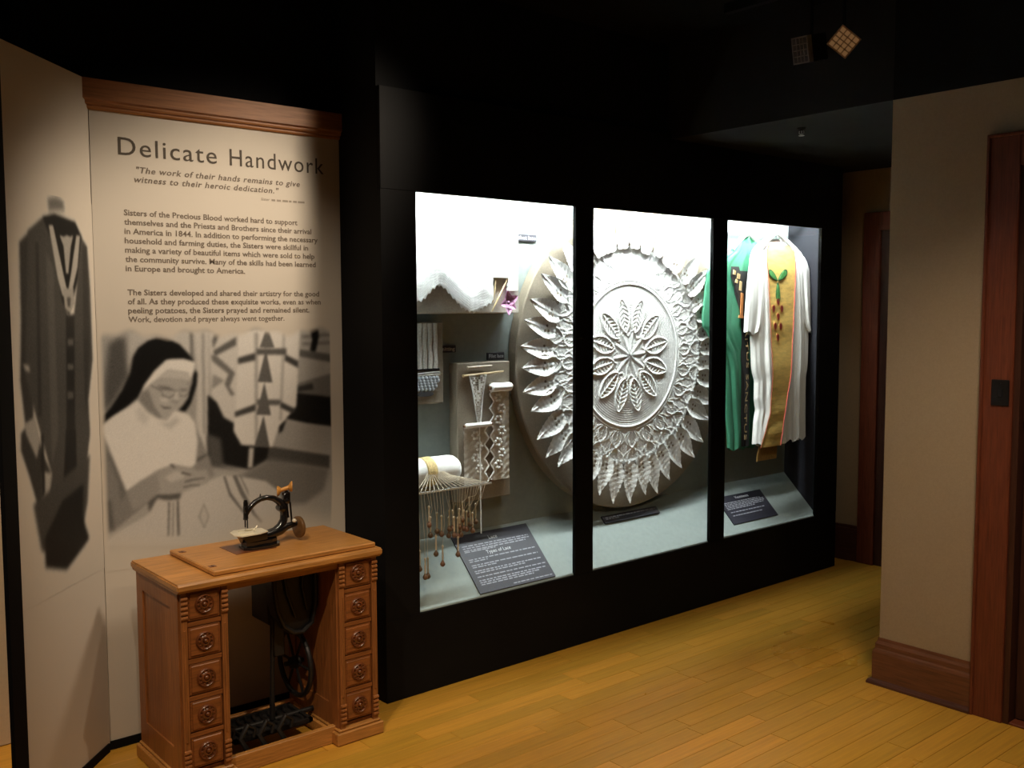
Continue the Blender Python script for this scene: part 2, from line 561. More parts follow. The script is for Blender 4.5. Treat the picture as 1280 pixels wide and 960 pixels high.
def sweep(mb, prof, pts, outs):
    """profile (off, z) swept along pts; outs = outward mitre vectors per point (profile off is negative = outward)"""
    n = len(prof)
    vs = []
    for p, d in zip(pts, outs):
        for o_, z in prof:
            vs.append((p[0] - d[0] * o_, p[1] - d[1] * o_, z))
    fs = []
    for i in range(len(pts) - 1):
        for j in range(n - 1):
            fs.append((i * n + j, i * n + j + 1, (i + 1) * n + j + 1, (i + 1) * n + j))
    fs.append(tuple(range(n)))
    fs.append(tuple((len(pts) - 1) * n + j for j in range(n))[::-1])
    mb.add(vs, fs)


sweep(bb, prof, [(4.08, 1.822), (4.08, 2.25), (4.30, 2.25)], [(-1, 0), (-1, 1), (0, 1)])
bbo = struct(bb.build('baseboard_right', 'baseboard_wood'), 'moulded brown wooden baseboard on the tan wall')
sh = MB()
sweep(sh, [(0.0, 0.0), (-0.040, 0.0), (-0.040, 0.010), (-0.034, 0.020), (-0.022, 0.024), (0, 0.024)],
      [(4.08, 1.822), (4.08, 2.25), (4.30, 2.25)], [(-1, 0), (-1, 1), (0, 1)])
sh.build('shoe_moulding', 'shoe_wood', bbo)
bf = MB()
bf.box(5.955, 5.98, 3.46, 3.88, 0, 0.22)
bf.box(5.963, 5.98, 3.46, 3.88, 0.22, 0.24)
struct(bf.build('baseboard_far', 'shoe_wood'), 'dark baseboard in the passage')

# right-hand door: casing, jamb, slab
d1 = thing('door_1', 'dark red-brown wooden door and casing at the right edge', 'door', (4.07, 1.25, 0))
d1['kind'] = 'structure'
del d1['category']
cs = MB()
cs.box(4.048, 4.08, 1.692, 1.812, 0, 2.38, c=0.003)
cs.build('casing_stile', 'casing_wood', d1)
B(4.040, 4.08, 1.808, 1.822, 0, 2.392, c=0.003).build('back_band', 'casing_wood', d1)
B(4.048, 4.08, 0.58, 1.692, 2.262, 2.38, c=0.003).build('casing_head', 'casing_wood', d1)
B(4.040, 4.08, 0.57, 1.822, 2.38, 2.394, c=0.003).build('back_band', 'casing_wood', d1)
B(4.048, 4.08, 0.58, 0.70, 0, 2.262, c=0.003).build('casing_stile', 'casing_wood', d1)
B(4.06, 4.28, 1.668, 1.692, 0, 2.262).build('jamb', 'door_wood', d1)
B(4.06, 4.28, 0.70, 0.724, 0, 2.262).build('jamb', 'door_wood', d1)
ds = B(4.115, 4.155, 0.726, 1.666, 0.012, 2.258, c=0.003).build('slab', 'door_wood', d1)
for (y0, y1, z0, z1) in ((0.84, 1.16, 0.25, 1.0), (1.24, 1.55, 0.25, 1.0), (0.84, 1.16, 1.15, 2.1), (1.24, 1.55, 1.15, 2.1)):
    B(4.108, 4.118, y0, y1, z0, z1, c=0.004).build('door_panel', 'door_wood', ds)
B(4.06, 4.30, 0.726, 1.668, -0.002, 0.010, c=0.003).build('threshold', 'casing_wood', d1)
B(4.084, 4.116, 1.640, 1.662, 1.245, 1.300, c=0.003).build('latch', 'brass', d1)
MB().lathe([(0.006, 0), (0.012, -0.012), (0.013, -0.04), (0.006, -0.05)], (4.11, 1.60, 1.15), 'x', 14).build('knob', 'black_plate', d1, smooth=True)
sp = thing('switch_plate', 'small black rectangular plate on the red-brown door casing', 'switch plate', (4.046, 1.738, 1.305))
B(4.041, 4.048, 1.703, 1.774, 1.307, 1.413, c=0.003).build('plate', 'black_plate', sp)
B(4.036, 4.042, 1.728, 1.748, 1.343, 1.377, c=0.002).build('rocker', 'black_plate', sp)
MB().lathe([(0.003, 0), (0.003, -0.002)], (4.041, 1.738, 1.398), 'x', 8).build('screw', 'black_plate', sp)
MB().lathe([(0.003, 0), (0.003, -0.002)], (4.041, 1.738, 1.322), 'x', 8).build('screw', 'black_plate', sp)

# passage door
d2 = thing('door_2', 'dark wooden door frame in the dim passage beyond the case', 'door', (5.97, 2.9, 0))
d2['kind'] = 'structure'
del d2['category']
B(5.945, 5.98, 3.345, 3.462, 0, 2.325, c=0.003).build('casing_stile', 'casing_wood', d2)
B(5.945, 5.98, 2.45, 3.345, 2.205, 2.325, c=0.003).build('casing_head', 'casing_wood', d2)
B(5.945, 5.98, 2.38, 2.45, 0, 2.325, c=0.003).build('casing_stile', 'casing_wood', d2)
B(5.965, 5.98, 2.45, 3.345, 0, 2.205, c=0.002).build('slab', 'door_wood', d2)

# ------------------------------------------------------------------ display case
dc = thing('display_case', 'long black built-in display case with three lit glass windows', 'display case', (4.0, 3.504, 0))
WZ0, WZ1 = 0.364, 2.207
B(2.245, 5.755, 3.504, 3.526, 0, WZ0, c=0.002).build('kick_panel', 'black_paint', dc)
B(2.245, 5.755, 3.504, 3.526, WZ1, 2.63, c=0.002).build('header', 'black_paint', dc)
B(2.245, 2.423, 3.504, 3.526, WZ0, WZ1).build('stile', 'black_paint', dc)
B(5.520, 5.755, 3.504, 3.526, WZ0, WZ1).build('stile', 'black_paint', dc)
B(3.373, 3.4955, 3.504, 3.526, WZ0, WZ1).build('mullion', 'black_paint', dc)
B(4.442, 4.570, 3.504, 3.526, WZ0, WZ1).build('mullion', 'black_paint', dc)
B(2.245, 2.265, 3.526, 3.878, 0, 2.63).build('side_panel', 'black_paint', dc)
B(5.735, 5.755, 3.526, 3.878, 0, 2.63).build('side_panel', 'black_paint', dc)
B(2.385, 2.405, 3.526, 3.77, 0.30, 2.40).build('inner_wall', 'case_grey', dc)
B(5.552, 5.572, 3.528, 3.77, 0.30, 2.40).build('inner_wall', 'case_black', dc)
B(2.266, 5.734, 3.770, 3.790, 0.30, 2.42).build('back_panel', 'case_grey', dc)
B(2.266, 5.734, 3.527, 3.770, 2.40, 2.42).build('top_panel', 'case_grey', dc)
MB().prism([(3.515, 0.362), (3.770, 0.618), (3.770, 0.59), (3.535, 0.345), (3.515, 0.345)], 'x', 2.406, 5.551).build('deck', 'case_grey', dc)
for a, b in ((2.423, 3.373), (3.4955, 4.442), (4.570, 5.520)):
    B(a, b, 3.5185, 3.5225, WZ0, WZ1).build('glass_pane', 'case_glass', dc)
for a, b in ((2.47, 3.36), (3.45, 4.34), (4.43, 5.46)):
    MB().tube([(a, 3.546, 2.315), (b, 3.546, 2.315)], 0.013, 12).build('light_tube', 'tube_light', dc, smooth=True)
    f_ = MB()
    for xx in (a - 0.02, b):
        f_.box(xx, xx + 0.02, 3.53, 3.562, 2.298, 2.40)
    f_.box(a - 0.02, b + 0.02, 3.53, 3.575, 2.340, 2.40)
    f_.build('light_fitting', 'hanger_white', dc)
MB().tube([(4.58, 3.615, 2.262), (5.55, 3.615, 2.262)], 0.008, 10).build('garment_rail', 'steel', dc, smooth=True)


# ------------------------------------------------------------------ text panel and wing
YP = 3.832
PANEL = np.array((0.62, 0.56, 0.48))
tp = thing('text_panel', 'cream exhibit panel headed Delicate Handwork with text and a printed photograph', 'exhibit panel', (1.72, YP, 0))
B(1.188, 2.2435, YP, YP + 0.04, 0.02, 2.447).build('board', 'panel_cream', tp)
B(1.170, 2.2435, YP - 0.006, YP + 0.04, 0.0, 0.034).build('base_strip', 'black_paint', tp)
cr = thing('crown_moulding', 'oak crown moulding along the top of the text panel', 'moulding', (1.72, YP, 2.447))
MB().prism([(YP + 0.04, 2.447), (YP - 0.006, 2.447), (YP - 0.010, 2.454), (YP - 0.010, 2.460), (YP - 0.018, 2.464),
            (YP - 0.020, 2.470), (YP - 0.020, 2.476), (YP - 0.030, 2.482), (YP - 0.030, 2.556), (YP + 0.04, 2.556)],
           'x', 1.150, 2.2435).build('moulding', 'trim_oak', cr)


def raster(shapes, x0, x1, z0, z1, step, base, fade):
    nx, nz = int((x1 - x0) / step) + 1, int((z1 - z0) / step) + 1
    X, Z = np.meshgrid(np.linspace(x0, x1, nx), np.linspace(z0, z1, nz))
    img = np.full(X.shape, -1.0)
    base_g = base
    img[:] = base_g

    def blur(a, n):
        if n < 1:
            return a
        for _ in range(2):
            for ax in (0, 1):
                p = [(0, 0), (0, 0)]
                p[ax] = (n, n)
                c = np.cumsum(np.pad(a, p, mode='edge'), axis=ax)
                z = np.zeros_like(np.take(c, [0], axis=ax))
                c = np.concatenate([z, c], axis=ax)
                m = a.shape[ax]
                a = (np.take(c, np.arange(2 * n + 1, 2 * n + 1 + m), axis=ax) - np.take(c, np.arange(0, m), axis=ax)) / (2 * n + 1)
        return a
    for g, bl, pts in shapes:
        p = np.array(pts)
        acc = np.zeros(X.shape)
        for ox, oz in ((-.25, -.25), (.25, -.25), (-.25, .25), (.25, .25)):
            inside = np.zeros(X.shape, bool)
            xx, zz = X + ox * step, Z + oz * step
            for i in range(len(p)):
                (ax, az), (bx, bz) = p[i], p[i - 1]
                if abs(az - bz) < 1e-9:
                    continue
                c = ((az > zz) != (bz > zz)) & (xx < (bx - ax) * (zz - az) / (bz - az) + ax)
                inside ^= c
            acc += inside * 0.25
        acc = blur(acc, int(round(bl / step * 0.7)))
        img = img * (1 - acc) + g * acc
    img = blur(img, 1)
    f = fade(X, Z)
    return X, Z, img, f


def ink_sheet(name, P, img, f, parent, tint=(1.0, 0.965, 0.91)):
    mb = MB()
    mb.grid(P)
    o = mb.build(name, 'photo_print', parent, fix=False)
    lin = np.clip(img, 0, 1) ** 2.1 * 1.02
    c = lin[..., None] * np.array(tint)
    c = c * f[..., None] + PANEL * (1 - f[..., None])
    c4 = np.concatenate([c, np.ones(c.shape[:2] + (1,))], -1).reshape(-1, 4)
    at = o.data.color_attributes.new('ink', 'FLOAT_COLOR', 'POINT')
    at.data.foreach_set('color', c4.astype(np.float32).ravel())
    return o


def sstep(a, b, x):
    t = np.clip((x - a) / (b - a), 0, 1)
    return t * t * (3 - 2 * t)
MURAL_SHAPES = [
    (0.6, 0.012, [(1.184,1.63),(1.628,1.623),(1.611,1.022),(1.165,1.073)]),
    (0.3, 0.012, [(1.23,1.576),(1.269,1.601),(1.293,1.599),(1.301,1.449),(1.241,1.353),(1.207,1.316),(1.207,1.405)]),
    (0.7, 0.008, [(1.308,1.618),(1.378,1.617),(1.417,1.596),(1.346,1.568),(1.32,1.528),(1.303,1.469)]),
    (0.74, 0.008, [(1.459,1.621),(1.553,1.619),(1.56,1.51),(1.519,1.553),(1.458,1.595)]),
    (0.4, 0.005, [(1.548,1.619),(1.559,1.619),(1.559,1.448),(1.548,1.448)]),
    (0.76, 0.006, [(1.563,1.619),(1.628,1.618),(1.611,1.022),(1.582,1.131),(1.564,1.259),(1.574,1.426)]),
    (0.5, 0.006, [(1.598,1.613),(1.606,1.613),(1.601,1.204),(1.593,1.204)]),
    (0.78, 0.006, [(1.628,1.613),(1.752,1.619),(1.733,1.236),(1.685,1.266),(1.63,1.36)]),
    (0.36, 0.003, [(1.643,1.539),(1.745,1.594),(1.744,1.559),(1.649,1.516)]),
    (0.42, 0.003, [(1.634,1.523),(1.658,1.517),(1.736,1.445),(1.71,1.388),(1.732,1.354),(1.715,1.35),(1.688,1.4),(1.706,1.441),(1.638,1.497)]),
    (0.55, 0.004, [(1.64,1.444),(1.689,1.415),(1.632,1.381)]),
    (0.4, 0.003, [(1.655,1.614),(1.677,1.614),(1.643,1.544),(1.64,1.581)]),
    (0.1, 0.006, [(1.615,1.361),(1.653,1.327),(1.68,1.263),(1.726,1.234),(1.739,1.181),(1.772,1.14),(1.883,1.125),(1.888,1.074),(1.792,1.034),(1.679,1.066),(1.608,1.108)]),
    (0.3, 0.008, [(1.606,1.203),(1.665,1.177),(1.674,1.069),(1.769,1.035),(1.613,1.065)]),
    (0.72, 0.003, [(1.789,1.128),(1.811,1.126),(1.802,1.041),(1.781,1.043)]),
    (0.62, 0.006, [(2.032,1.63),(2.205,1.628),(2.201,1.408),(2.026,1.36)]),
    (0.34, 0.004, [(2.032,1.533),(2.2,1.505),(2.199,1.469),(2.031,1.503)]),
    (0.46, 0.004, [(2.046,1.594),(2.202,1.603),(2.202,1.589),(2.045,1.579)]),
    (0.46, 0.004, [(2.045,1.563),(2.201,1.566),(2.201,1.552),(2.045,1.549)]),
    (0.08, 0.003, [(2.087,1.621),(2.124,1.621),(2.128,1.587),(2.109,1.52),(2.082,1.526),(2.095,1.571)]),
    (0.42, 0.005, [(2.029,1.388),(2.192,1.424),(2.195,1.31),(1.967,1.356)]),
    (0.2, 0.004, [(2.016,1.371),(2.091,1.384),(2.097,1.356),(2.015,1.349)]),
    (0.1, 0.005, [(1.96,1.357),(2.192,1.316),(2.19,1.184),(2.062,1.21),(1.958,1.239)]),
    (0.6, 0.006, [(1.933,1.226),(2.19,1.182),(2.175,1.074),(1.895,1.124)]),
    (0.28, 0.006, [(1.883,1.125),(2.172,1.057),(2.168,0.997),(2.021,1.032),(1.863,1.06)]),
    (0.12, 0.005, [(1.927,1.21),(1.964,1.235),(1.944,1.186),(1.926,1.176)]),
    (0.84, 0.004, [(1.752,1.616),(2.036,1.628),(2.025,1.461),(2.012,1.287),(1.964,1.24),(1.929,1.21),(1.895,1.121),(1.842,1.133),(1.755,1.142),(1.722,1.204),(1.732,1.29)]),
    (0.62, 0.006, [(1.825,1.609),(1.842,1.609),(1.827,1.13),(1.816,1.131)]),
    (0.66, 0.006, [(1.955,1.607),(1.967,1.607),(1.942,1.231),(1.93,1.232)]),
    (0.26, 0.003, [(1.749,1.506),(1.828,1.525),(1.828,1.494),(1.748,1.48)]),
    (0.34, 0.003, [(1.833,1.542),(1.971,1.539),(1.97,1.512),(1.832,1.516)]),
    (0.24, 0.003, [(1.963,1.515),(2.026,1.483),(2.024,1.453),(1.961,1.487)]),
    (0.26, 0.003, [(1.73,1.283),(1.823,1.31),(1.822,1.281),(1.729,1.26)]),
    (0.36, 0.003, [(1.829,1.329),(1.939,1.32),(1.936,1.297),(1.828,1.304)]),
    (0.24, 0.003, [(1.939,1.311),(2.009,1.275),(1.996,1.255),(1.936,1.287)]),
    (0.38, 0.002, [(1.874,1.613),(1.891,1.612),(1.915,1.544),(1.847,1.546)]),
    (0.36, 0.002, [(1.875,1.538),(1.902,1.396),(1.835,1.402)]),
    (0.36, 0.002, [(1.865,1.399),(1.892,1.257),(1.825,1.264)]),
    (0.34, 0.002, [(1.858,1.259),(1.883,1.118),(1.813,1.131)]),
    (0.44, 0.014, [(1.723,1.004),(1.882,1.071),(2.168,0.998),(2.139,0.904),(2.042,0.856),(1.955,0.864),(1.908,0.932)]),
    (0.48, 0.005, [(1.181,1.264),(1.217,1.187),(1.279,1.009),(1.369,1.034),(1.405,1.046),(1.382,0.966),(1.295,0.906),(1.225,0.855),(1.167,0.844),(1.127,0.852),(1.144,1.065),(1.164,1.191)]),
    (0.4, 0.006, [(1.206,1.168),(1.23,1.145),(1.279,1.009),(1.257,0.962),(1.25,1.043)]),
    (0.36, 0.005, [(1.195,0.97),(1.219,0.982),(1.23,0.86),(1.21,0.857)]),
    (0.52, 0.005, [(1.553,1.239),(1.583,1.184),(1.605,1.124),(1.636,1.028),(1.595,1.008),(1.548,1.072)]),
    (0.34, 0.004, [(1.557,1.102),(1.603,1.121),(1.607,1.112),(1.561,1.089)]),
    (0.74, 0.006, [(1.481,0.969),(1.556,0.991),(1.672,1.024),(1.768,1.004),(1.861,0.977),(1.914,0.932),(1.936,0.839),(1.94,0.714),(1.715,0.721),(1.175,0.808),(1.244,0.852),(1.357,0.902),(1.367,0.952)]),
    (0.34, 0.004, [(1.359,0.953),(1.398,0.979),(1.497,0.972),(1.486,0.947),(1.428,0.95),(1.398,0.964),(1.363,0.907)]),
    (0.45, 0.0015, [(1.44,0.943),(1.449,0.942),(1.441,0.804),(1.433,0.805)]),
    (0.45, 0.0015, [(1.459,0.94),(1.464,0.94),(1.457,0.801),(1.452,0.802)]),
    (0.42, 0.0015, [(1.474,0.944),(1.484,0.944),(1.484,0.799),(1.472,0.799)]),
    (0.42, 0.0015, [(1.672,1.018),(1.681,1.02),(1.704,0.947),(1.776,0.839),(1.77,0.834),(1.696,0.935)]),
    (0.42, 0.0015, [(1.712,1.018),(1.73,1.017),(1.758,0.951),(1.811,0.845),(1.843,0.805),(1.833,0.799),(1.799,0.841),(1.744,0.936)]),
    (0.46, 0.0015, [(1.742,1.015),(1.748,1.015),(1.779,0.948),(1.785,0.92),(1.776,0.938)]),
    (0.6, 0.002, [(1.587,0.921),(1.609,0.86),(1.586,0.81),(1.561,0.866)]),
    (0.72, 0.002, [(1.586,0.906),(1.601,0.861),(1.586,0.824),(1.57,0.865)]),
    (0.05, 0.003, [(1.379,1.585),(1.412,1.596),(1.453,1.592),(1.504,1.569),(1.545,1.523),(1.562,1.498),(1.518,1.503),(1.466,1.505),(1.424,1.479),(1.387,1.44),(1.356,1.402),(1.335,1.368),(1.289,1.33),(1.23,1.295),(1.177,1.263),(1.187,1.288),(1.231,1.334),(1.277,1.401),(1.308,1.464),(1.32,1.524),(1.341,1.558)]),
    (0.06, 0.003, [(1.559,1.474),(1.575,1.449),(1.569,1.4),(1.545,1.332),(1.52,1.298),(1.481,1.311),(1.529,1.356),(1.553,1.412)]),
    (0.88, 0.003, [(1.45,1.51),(1.518,1.511),(1.566,1.495),(1.563,1.462),(1.545,1.426),(1.535,1.454),(1.456,1.469),(1.404,1.428),(1.348,1.385),(1.361,1.416),(1.401,1.467)]),
    (0.74, 0.003, [(1.41,1.438),(1.459,1.471),(1.537,1.453),(1.543,1.419),(1.516,1.427),(1.443,1.435)]),
    (0.66, 0.004, [(1.348,1.387),(1.404,1.43),(1.453,1.436),(1.521,1.425),(1.54,1.386),(1.534,1.353),(1.512,1.324),(1.482,1.295),(1.448,1.272),(1.41,1.281),(1.37,1.313),(1.335,1.355)]),
    (0.5, 0.006, [(1.35,1.385),(1.376,1.395),(1.399,1.323),(1.428,1.28),(1.408,1.284),(1.37,1.315),(1.337,1.355)]),
    (0.42, 0.003, [(1.411,1.409),(1.452,1.403),(1.478,1.39),(1.457,1.389),(1.416,1.399)]),
    (0.45, 0.003, [(1.499,1.391),(1.536,1.389),(1.53,1.381),(1.502,1.382)]),
    (0.76, 0.004, [(1.474,1.378),(1.489,1.379),(1.494,1.35),(1.48,1.344)]),
    (0.44, 0.003, [(1.463,1.349),(1.477,1.342),(1.496,1.343),(1.492,1.337),(1.471,1.339)]),
    (0.76, 0.005, [(1.42,1.362),(1.456,1.355),(1.45,1.338),(1.422,1.344)]),
    (0.34, 0.002, [(1.417,1.332),(1.439,1.322),(1.466,1.32),(1.462,1.315),(1.435,1.316)]),
    (0.4, 0.0012, [(1.383,1.411),(1.387,1.413),(1.429,1.388),(1.427,1.384)]),
    (0.4, 0.0012, [(1.427,1.397),(1.477,1.39),(1.477,1.386),(1.427,1.393)]),
    (0.44, 0.0012, [(1.429,1.392),(1.433,1.37),(1.457,1.36),(1.476,1.371),(1.479,1.386),(1.48,1.369),(1.459,1.355),(1.428,1.367)]),
    (0.4, 0.0012, [(1.479,1.386),(1.497,1.387),(1.497,1.384),(1.479,1.383)]),
    (0.44, 0.0012, [(1.498,1.389),(1.501,1.366),(1.522,1.362),(1.535,1.376),(1.538,1.386),(1.539,1.374),(1.524,1.358),(1.498,1.362)]),
    (0.86, 0.004, [(1.187,1.26),(1.24,1.302),(1.309,1.339),(1.333,1.356),(1.368,1.307),(1.407,1.279),(1.443,1.269),(1.478,1.305),(1.533,1.287),(1.559,1.249),(1.568,1.175),(1.557,1.083),(1.537,1.071),(1.464,1.091),(1.401,1.075),(1.339,1.041),(1.279,1.005),(1.252,1.083),(1.217,1.187)]),
    (0.78, 0.008, [(1.323,1.323),(1.343,1.327),(1.377,1.284),(1.356,1.255),(1.332,1.282)]),
    (0.74, 0.008, [(1.407,1.266),(1.448,1.258),(1.48,1.281),(1.5,1.264),(1.457,1.231)]),
    (0.62, 0.004, [(1.384,1.033),(1.421,1.059),(1.458,1.086),(1.505,1.07),(1.553,1.055),(1.601,1.057),(1.614,1.022),(1.605,0.999),(1.562,0.99),(1.518,0.98),(1.45,0.972),(1.403,0.98)]),
    (0.72, 0.004, [(1.431,1.043),(1.473,1.064),(1.515,1.049),(1.504,1.029),(1.451,1.02)]),
    (0.36, 0.002, [(1.499,1.058),(1.538,1.043),(1.536,1.037),(1.496,1.05)]),
    (0.38, 0.002, [(1.509,1.018),(1.546,1.024),(1.595,1.024),(1.595,1.019),(1.546,1.017),(1.509,1.011)]),
    (0.4, 0.002, [(1.503,0.997),(1.535,1.001),(1.573,0.997),(1.572,0.992),(1.535,0.995),(1.503,0.99)]),
    (0.42, 0.002, [(1.448,1.093),(1.464,1.093),(1.476,1.075),(1.465,1.074)]),
    (0.56, 0.004, [(1.279,1.005),(1.339,1.041),(1.401,1.062),(1.409,0.994),(1.359,0.953),(1.301,0.925)]),
    (0.08, 0.006, [(1.129,0.84),(1.158,0.853),(1.176,0.833),(1.156,0.811),(1.128,0.815)]),
]
WING_SHAPES = [
    (0.4, 0.012, [(0.308,2.085),(0.254,2.096),(0.205,2.087),(0.204,2.052),(0.301,2.037)]),
    (0.66, 0.008, [(0.3,2.048),(0.204,2.058),(0.2,2.035),(0.307,2.028)]),
    (0.2, 0.006, [(0.49,1.925),(0.413,1.974),(0.449,1.349),(0.496,1.313),(0.517,1.479),(0.499,1.668)]),
    (0.245, 0.004, [(0.438,1.966),(0.339,2.022),(0.269,2.028),(0.233,1.768),(0.198,1.665),(0.159,1.694),(0.086,1.967),(0.051,1.939),(0.039,1.802),(0.038,1.523),(0.08,1.371),(0.077,1.246),(0.12,1.112),(0.147,0.947),(0.215,0.84),(0.38,0.881),(0.37,1.082),(0.348,1.136),(0.429,1.34),(0.488,1.491)]),
    (0.17, 0.004, [(0.394,1.931),(0.376,1.932),(0.398,1.344),(0.419,1.346)]),
    (0.3, 0.006, [(0.331,1.907),(0.287,1.853),(0.297,1.274),(0.346,1.164)]),
    (0.19, 0.005, [(0.082,1.937),(0.051,1.939),(0.057,1.555),(0.103,1.311),(0.103,1.557)]),
    (0.05, 0.003, [(0.344,2.019),(0.269,2.037),(0.129,2.021),(0.085,1.97),(0.126,1.815),(0.194,1.685),(0.236,1.735),(0.296,1.952)]),
    (0.62, 0.002, [(0.309,1.996),(0.28,1.999),(0.259,1.94),(0.223,1.834),(0.199,1.768),(0.234,1.753),(0.263,1.818)]),
    (0.62, 0.002, [(0.124,1.976),(0.097,1.975),(0.123,1.86),(0.171,1.766),(0.2,1.761),(0.172,1.835)]),
    (0.58, 0.002, [(0.241,1.968),(0.213,1.964),(0.19,1.971),(0.168,1.967),(0.144,1.975),(0.165,1.932),(0.189,1.835),(0.206,1.834),(0.216,1.929)]),
    (0.56, 0.002, [(0.232,1.782),(0.158,1.784),(0.156,1.727),(0.188,1.694),(0.221,1.712)]),
    (0.3, 0.002, [(0.206,1.75),(0.178,1.751),(0.186,1.715),(0.203,1.718)]),
    (0.13, 0.003, [(0.217,1.687),(0.159,1.687),(0.184,1.26),(0.242,1.267)]),
    (0.3, 0.002, [(0.211,1.603),(0.171,1.602),(0.173,1.578),(0.213,1.579)]),
    (0.3, 0.002, [(0.218,1.514),(0.178,1.512),(0.179,1.491),(0.219,1.494)]),
    (0.28, 0.002, [(0.225,1.417),(0.185,1.413),(0.187,1.387),(0.227,1.39)]),
    (0.1, 0.006, [(0.246,1.282),(0.177,1.274),(0.184,1.016),(0.299,0.861),(0.382,0.852),(0.286,1.036)]),
    (0.6, 0.004, [(0.499,1.53),(0.461,1.522),(0.458,1.5),(0.486,1.507)]),
    (0.2, 0.005, [(0.525,1.303),(0.449,1.349),(0.406,1.231),(0.348,1.136),(0.393,1.057),(0.445,1.053),(0.487,1.159),(0.529,1.249)]),
    (0.58, 0.004, [(0.504,1.335),(0.439,1.348),(0.415,1.261),(0.439,1.208),(0.497,1.299)]),
    (0.62, 0.004, [(0.412,1.161),(0.35,1.145),(0.37,1.082),(0.42,1.048)]),
    (0.12, 0.004, [(0.407,1.288),(0.392,1.286),(0.396,1.087),(0.419,1.062)]),
    (0.24, 0.01, [(0.47,1.058),(0.085,1.169),(0.113,1.002),(0.168,0.874),(0.274,0.824),(0.431,0.893)]),
    (0.1, 0.012, [(0.408,0.931),(0.286,1.036),(0.139,1.069),(0.153,0.948),(0.111,0.861),(0.155,0.84),(0.276,0.787),(0.41,0.83)]),
]


X, Z, img, f = raster(MURAL_SHAPES, 1.192, 2.235, 0.70, 1.668, 0.0032, 0.62,
                      lambda X, Z: sstep(1.192, 1.215, X) * (1 - sstep(2.176, 2.186, X + 0.05 * np.maximum(0, 0.95 - Z)))
                      * (1 - sstep(1.590, 1.630, Z + 0.012 * np.sin(X * 23) + 0.006 * np.sin(X * 61)))
                      * sstep(0.72, 0.86, Z + 0.03 * np.sin(X * 9)))
img = img + rng.normal(0, 0.012, img.shape)
ph = ink_sheet('photo_print', np.stack([X, np.full(X.shape, YP - 0.0006), Z], -1), img, f, tp)
ph['label'] = 'printed black and white photograph of a seated person in a white bib and black veil sewing by hand'

TEXTS = [
    ('title', 'panel_ink', 'Delicate', 1.290, 1.680, 2.292, 0.096, 0.0, 1.14, 'D'),
    ('title', 'panel_ink', 'Handwork', 1.735, 2.166, 2.292, 0.096, 0.0, 1.14, 'D'),
    ('quotation_line', 'panel_ink_soft', '"The work of their hands remains to give', 1.356, 2.049, 2.229, 0.0325, 0.22, 1.1, ''),
    ('quotation_line', 'panel_ink_soft', 'witness to their heroic dedication."', 1.347, 1.950, 2.193, 0.0325, 0.22, 1.1, ''),
    ('text_line', 'panel_ink_soft', 'Sisters of the Precious Blood worked hard to support', 1.304, 2.034, 2.0655, 0.0315, 0, 1, ''),
    ('text_line', 'panel_ink_soft', 'themselves and the Priests and Brothers since their arrival', 1.304, 2.100, 2.0302, 0.0315, 0, 1, ''),
    ('text_line', 'panel_ink_soft', 'in America in 1844. In addition to performing the necessary', 1.304, 2.130, 1.9949, 0.0315, 0, 1, ''),
    ('text_line', 'panel_ink_soft', 'household and farming duties, the Sisters were skillful in', 1.304, 2.083, 1.9596, 0.0315, 0, 1, ''),
    ('text_line', 'panel_ink_soft', 'making a variety of beautiful items which were sold to help', 1.304, 2.113, 1.9243, 0.0315, 0, 1, ''),
    ('text_line', 'panel_ink_soft', 'the community survive. Many of the skills had been learned', 1.304, 2.118, 1.8890, 0.0315, 0, 1, ''),
    ('text_line', 'panel_ink_soft', 'in Europe and brought to America.', 1.304, 1.790, 1.8537, 0.0315, 0, 1, ''),
    ('text_line', 'panel_ink_soft', 'The Sisters developed and shared their artistry for the good', 1.308, 2.132, 1.7622, 0.0315, 0, 1, ''),
    ('text_line', 'panel_ink_soft', 'of all. As they produced these exquisite works, even as when', 1.308, 2.139, 1.7275, 0.0315, 0, 1, ''),
    ('text_line', 'panel_ink_soft', 'peeling potatoes, the Sisters prayed and remained silent.', 1.308, 2.083, 1.6928, 0.0315, 0, 1, ''),
    ('text_line', 'panel_ink_soft', 'Work, devotion and prayer always went together.', 1.308, 1.964, 1.6581, 0.0315, 0, 1, ''),
]
for nm, mt, body, xa, xb, zb, size, shear, spc, _ in TEXTS:
    V, Fc = text_mesh(body, size, shear, spc, res=2 if size < 0.05 else 4, width=xb - xa,
                      offset=0.0005 if size < 0.05 else 0.0002)
    P = np.stack([xa + V[:, 0], YP - 0.0007 - V[:, 2] * 0.6, zb + V[:, 1]], -1)
    MB().add(P.tolist(), Fc).build(nm, mt, tp, fix=False)


def word_bars(mb, xa, xb, fy, h, seed, frm=None):
    """illegible small print: word-length dashes. frm(x, t) -> 3D point"""
    r = random.Random(seed)
    x = xa
    while x < xb - 0.004:
        L = min(r.uniform(0.012, 0.034), xb - x)
        q = [frm(x, fy), frm(x + L, fy), frm(x + L, fy + h), frm(x, fy + h)]
        mb.add(q, [(0, 1, 2, 3)])
        x += L + r.uniform(0.004, 0.008)


wb = MB()
V, Fc = text_mesh('Sister', 0.0165, 0.2, 1.0, res=2, width=0.040)
wb.add(np.stack([1.868 + V[:, 0], YP - 0.0007 - V[:, 2] * 0.6, 2.160 + V[:, 1]], -1).tolist(), Fc)
word_bars(wb, 1.916, 2.070, 2.160, 0.008, 3, lambda x, t: (x, YP - 0.0007, t))
wb.build('attribution_line', 'panel_ink_faint', tp, fix=False)

# angled wing panel
CX, CY = 1.188, 3.832
wd = Vector((-0.696, -0.718, 0)).normalized()      # along the wing, away from the corner
wn = Vector((-wd.y, wd.x, 0))                      # towards the room
if wn.y > 0:
    wn = -wn


